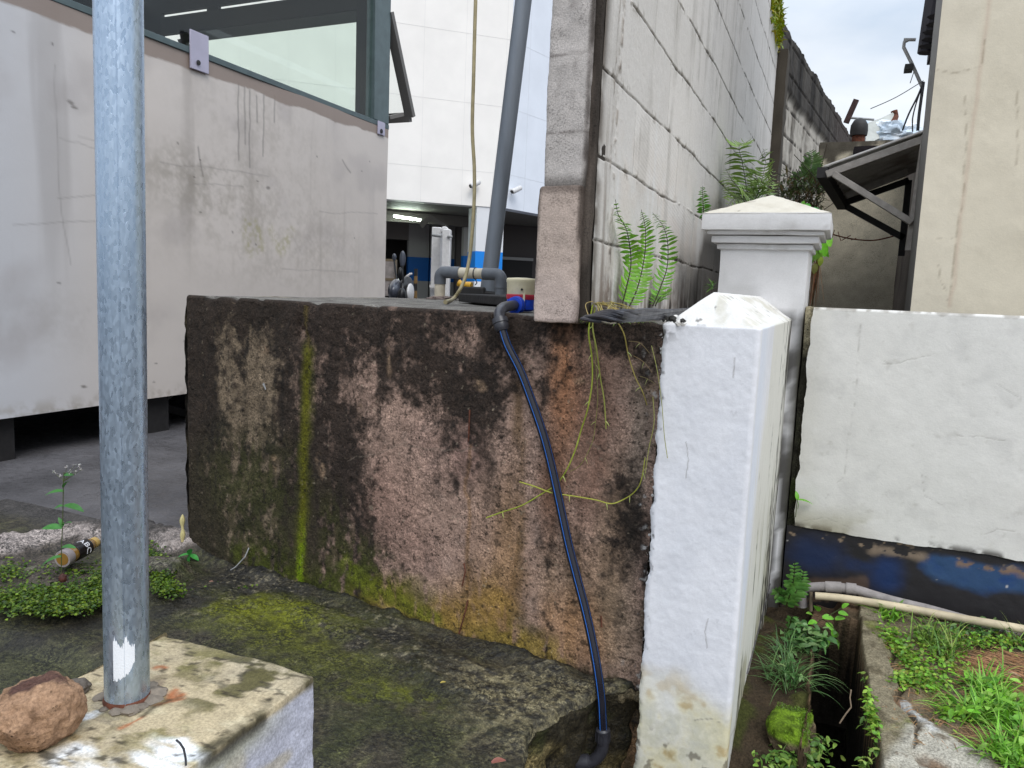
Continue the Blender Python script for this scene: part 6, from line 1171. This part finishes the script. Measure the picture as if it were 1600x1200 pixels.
o = lt.build('plant_litter', MATT); tag(o, kind='stuff')
# fern and leaves by the drain corner
fern('fern', 'dark green fern between the white pier and the grey pipe elbow', [[(1228, 948), (1236, 925), (1240, 905), (1241, 882)], [(1230, 948), (1246, 928), (1256, 915), (1262, 902)], [(1228, 950), (1232, 935), (1222, 925), (1216, 915)]], Yp=2.62, ml=.04, n=12, col=(92, 138, 62), w=.42)
fern('fern', 'tiny fern tuft at the crack between pier and blue base', [[(1228, 990), (1238, 975), (1246, 960), (1258, 968)], [(1228, 992), (1240, 990), (1252, 985)]], Yp=2.5, ml=.03, n=9, col=(80, 124, 56), w=.4)
b_ = Pz(1275, 975, -.02); lv = []
for (x, y, a, l_) in [(1278, 955, 1.9, .035), (1285, 965, .3, .035), (1276, 972, 3.0, .03), (1290, 975, -.4, .035), (1300, 985, -.9, .03), (1305, 968, .6, .03), (1288, 990, -1.8, .035), (1296, 1000, -2.3, .03), (1305, 1000, -.9, .032), (1270, 962, 2.4, .028), (1280, 985, 3.4, .03), (1310, 958, .2, .03), (1316, 950, 1.1, .025)]:
    lv.append((PY(x, y, 2.56), nrm(rt*math.cos(a)+np.array([0, 0, math.sin(a)])-fh*.3), l_, l_*.7))
sprig('broadleaf_weed', 'bright round leaved weed trailing into the head of the drain', 'weed', b_, lv, [[PY(1272, 980, 2.57), PY(1285, 968, 2.57), PY(1305, 985, 2.56), PY(1310, 1005, 2.56)], [PY(1285, 968, 2.57), PY(1315, 950, 2.57)]], (116, 180, 56))
b_ = PY(1246, 800, 2.76); sprig('seedling', 'two leaved seedling growing from the gap at the left end of the white wall', 'seedling', b_, [(PY(1246, 781, 2.76), nrm(rt+np.array([0, 0, .05])), .06, .016), (PY(1246, 781, 2.76), nrm(-rt*.15+np.array([0, 0, 1])), .03, .014), (PY(1246, 783, 2.76), nrm(rt*.5-np.array([0, 0, 1])), .03, .012)], [[PY(1243, 808, 2.76), PY(1246, 780, 2.76)]], (120, 180, 60))
b_ = Pz(1197, 1075, -.02); sprig('seedling', 'reddish green sprout beside the foot of the white pier', 'seedling', b_, [(PX(1196, 1078, -.145), nrm(rt*math.cos(a)+np.array([0, 0, math.sin(a)])), .025, .008) for a in (.3, 1.4, 2.6, -.5)], [[PX(1195, 1085, -.145), PX(1196, 1076, -.145)]], (130, 150, 80))
mb = MB(); b_ = Pz(1097, 462, .98); t_ = thing('seedling', 'tiny sprig peeping from the crack left of the capped pillar', 'seedling', tuple(PY(1112, 460, 2.76)))
for k in range(14): mb.leaf(PY(1112+rng.randn()*3, 452+rng.randn()*6, 2.75), nrm(rng.randn(3)+np.array([-.5, 0, .8])), (0, 0, 1), .03, .008, jit((90, 130, 60)), .3, 3)
mb.build('leaves', LEAF, t_)
# mossy stone in the drain bank
msn = thing('mossy_stone', 'square stone topped with bright green moss on the drain bank', 'stone', tuple(Pz(1240, 1130, -.08)))
V_, F_ = rbox((0, 0, 0), (.095, .15, .09), .035, .004, .012, 600, freq=22, coarse=.016); orig = Pz(1203, 1142, -.03)-np.array([0, 0, .085]); V_ = V_+orig; c = rockcol((96, 84, 66), (50, 44, 34), 5)(V_, V_*0); top = sm(V_[:, 2], -.055, -.04); c = mixc(c, S(100, 130, 26), top*.9); c = mixc(c, S(66, 84, 22), top*sm(fbm(V_, 40, 3, 9), -.2, .5)*.8); mesh_obj('stone_body', V_, F_, SOIL, msn, c)
m = MB()
for _ in range(2600):
    p = orig+np.array([rng.rand()*.085+.005, rng.rand()*.136+.007, .082+.006*math.sin(rng.rand()*6)]); m.blade(p, nrm(rng.randn(3)*.7+np.array([0, 0, 1])), .0045, .0016, jit((92, 124, 26), .25), .3, 2)
m.build('moss_cushion', LEAF, msn)
for i, (x, y, s_, z_, cc_) in enumerate([(1215, 1180, .03, -.12, (94, 60, 56)), (1232, 1195, .035, -.12, (84, 76, 60)), (1262, 1160, .03, -.10, (76, 70, 54))]):
    t_ = thing('stone', ['reddish stone at the foot of the pier near the bottom edge', 'flat grey brown stone at the bottom edge of the drain bank', 'small dull stone under the right side of the mossy stone'][i], 'stone', tuple(Pz(x, y, z_))); m = MB(); blob(m, Pz(x, y, z_), (s_*1.2, s_, s_*.7), .3, 70+i, rockcol(cc_, (40, 34, 30), i)); m.build('stone_body', SOIL, t_)
sk = thing('rubbish_sack', 'muddy pinkish plastic sack lying down in the drain', 'rubbish', (.03, 2.0, -.38)); m = MB(); blob(m, (.045, 1.98, -.36), (.035, .07, .045), .35, 81, rockcol((96, 78, 74), (54, 44, 40), 8), 50, 34, 2.2); m.build('sack_body', MATT, sk)
tw = thing('forked_twig', 'pale forked twig leaning in the drain', 'twig', (.09, 1.95, -.3)); m = MB(); f = lambda x, y: Pp(x, y, (0.08, 1.95, -.2), np.array([0, 1, 0])); m.tube([f(1312, 1130), f(1322, 1115), f(1330, 1105)], .0018, 6, col=S(150, 130, 110)); m.tube([f(1330, 1105), f(1328, 1090), f(1330, 1078)], .0016, 6, col=S(150, 130, 110)); m.build('twig_body', MATT, tw)
# scraps
for i, (x, y, l_, c_, lab) in enumerate([(1510, 1070, .045, (190, 180, 140), 'pale yellow leaf stalk lying by the tall grass tuft'), (1575, 1050, .03, (196, 176, 150), 'pale curled leaf at the edge of the soil hollow'), (1590, 1135, .04, (188, 160, 130), 'tan fallen leaf inside the big grass clump'), (1440, 1125, .02, (210, 208, 200), 'small white fallen petal on the soil')]):
    t_ = thing('fallen_leaf', lab, 'leaf', tuple(Pz(x, y, .004))); m = MB(); m.leaf(Pz(x, y, .006), (.9, -.3, .05), (0, 0, 1), l_, l_*.35, S(*c_), .1, 5); m.build('leaf_blade', LEAF, t_)
for i, (x, y, l_, c_, lab) in enumerate([(688, 1067, .014, (196, 176, 90), 'small yellow leaf on the mossy concrete below the slab'), (327, 909, .012, (200, 150, 130), 'pink scrap on the dark concrete right of the pole'), (768, 1192, .03, (150, 96, 84), 'reddish leaf scrap at the bottom edge of the mossy concrete')]):
    t_ = thing('fallen_leaf', lab, 'leaf', tuple(Pz(x, y, .02))); m = MB(); m.leaf(Pz(x, y, .022), (.6, .4, .3), (0, 0, 1), l_, l_*.6, S(*c_), .3, 4); m.build('leaf_blade', LEAF, t_)
# litter bottle
ba = Pz(97, 874, .085); bb_ = Pz(147, 848, .085); bd2 = nrm(bb_-ba); Lb = np.linalg.norm(bb_-ba)
bo = thing('litter_bottle', 'crushed amber drink bottle with a black label lying on the cement heap', 'bottle', tuple((ba+bb_)/2))
m = MB(); R_ = .027; m.lathe([(.02, 0), (R_*.95, .008), (R_, .03), (R_*.9, .05), (R_*.96, .09), (R_, .12), (R_*.8, .14), (.018, Lb-.018), (.016, Lb-.004)], ba, bd2, 28, S(140, 104, 46)); o = m.build('bottle_body', mat('amber_plastic', attr=True, rough=.2, spec=.6, coat=.3), bo)
m = MB(); m.lathe([(.0175, Lb-.012), (.0185, Lb-.010), (.0185, Lb+.006), (.012, Lb+.008)], ba, bd2, 20, S(180, 150, 90)); m.build('cap', GLOSS, bo)
m = MB(); m.lathe([(R_*1.00, .052), (R_*1.03, .053), (R_*1.05, .088), (R_*1.03, .121), (R_*1.0, .122)], ba, bd2, 28, S(26, 20, 20)); lb_ = m.build('label', GLOSS, bo)
m = MB(); m.lathe([(R_*.98, .001), (R_*1.02, .004), (R_*1.03, .028), (R_*.98, .03)], ba, bd2, 28, S(150, 140, 140)); m.build('clear_base', GLOSS, bo)
tcu = bpy.data.curves.new('letters', 'FONT'); tcu.body = 'ABC'; tcu.size = .034; tcu.align_x = 'CENTER'; tcu.align_y = 'CENTER'; tcu.extrude = .0006; tcu.resolution_u = 3; tob = bpy.data.objects.new('tmp', tcu); C.objects.link(tob)
bpy.context.view_layer.update(); tme = bpy.data.meshes.new_from_object(tob.evaluated_get(bpy.context.evaluated_depsgraph_get())); bpy.data.objects.remove(tob)
tv = np.array([v.co[:] for v in tme.vertices]); tf = [tuple(p.vertices) for p in tme.polygons]
vc = nrm(CAM-(ba+bb_)/2); e_r = nrm(vc-bd2*(vc@bd2)+np.array([0, 0, .15])); e_r = nrm(e_r-bd2*(e_r@bd2)); e_u = np.cross(bd2, e_r); sgn_u = 1
# letters wrap round the label: text x runs round the bottle, text y along its axis
ang = tv[:, 0]/(R_*1.06); pos = ba+np.outer(.094+(tv[:, 1]*.9), bd2)+(R_*1.062+tv[:, 2])[:, None]*(np.cos(ang)[:, None]*e_r+np.sin(ang)[:, None]*(-e_u if (-e_u)@camr*0+(-e_u)@np.array([0, 0, -1]) > 0 else e_u))
mesh_obj('lettering', pos, tf, simple('letter_white', S(222, 220, 224), rough=.5), lb_, smooth=False)
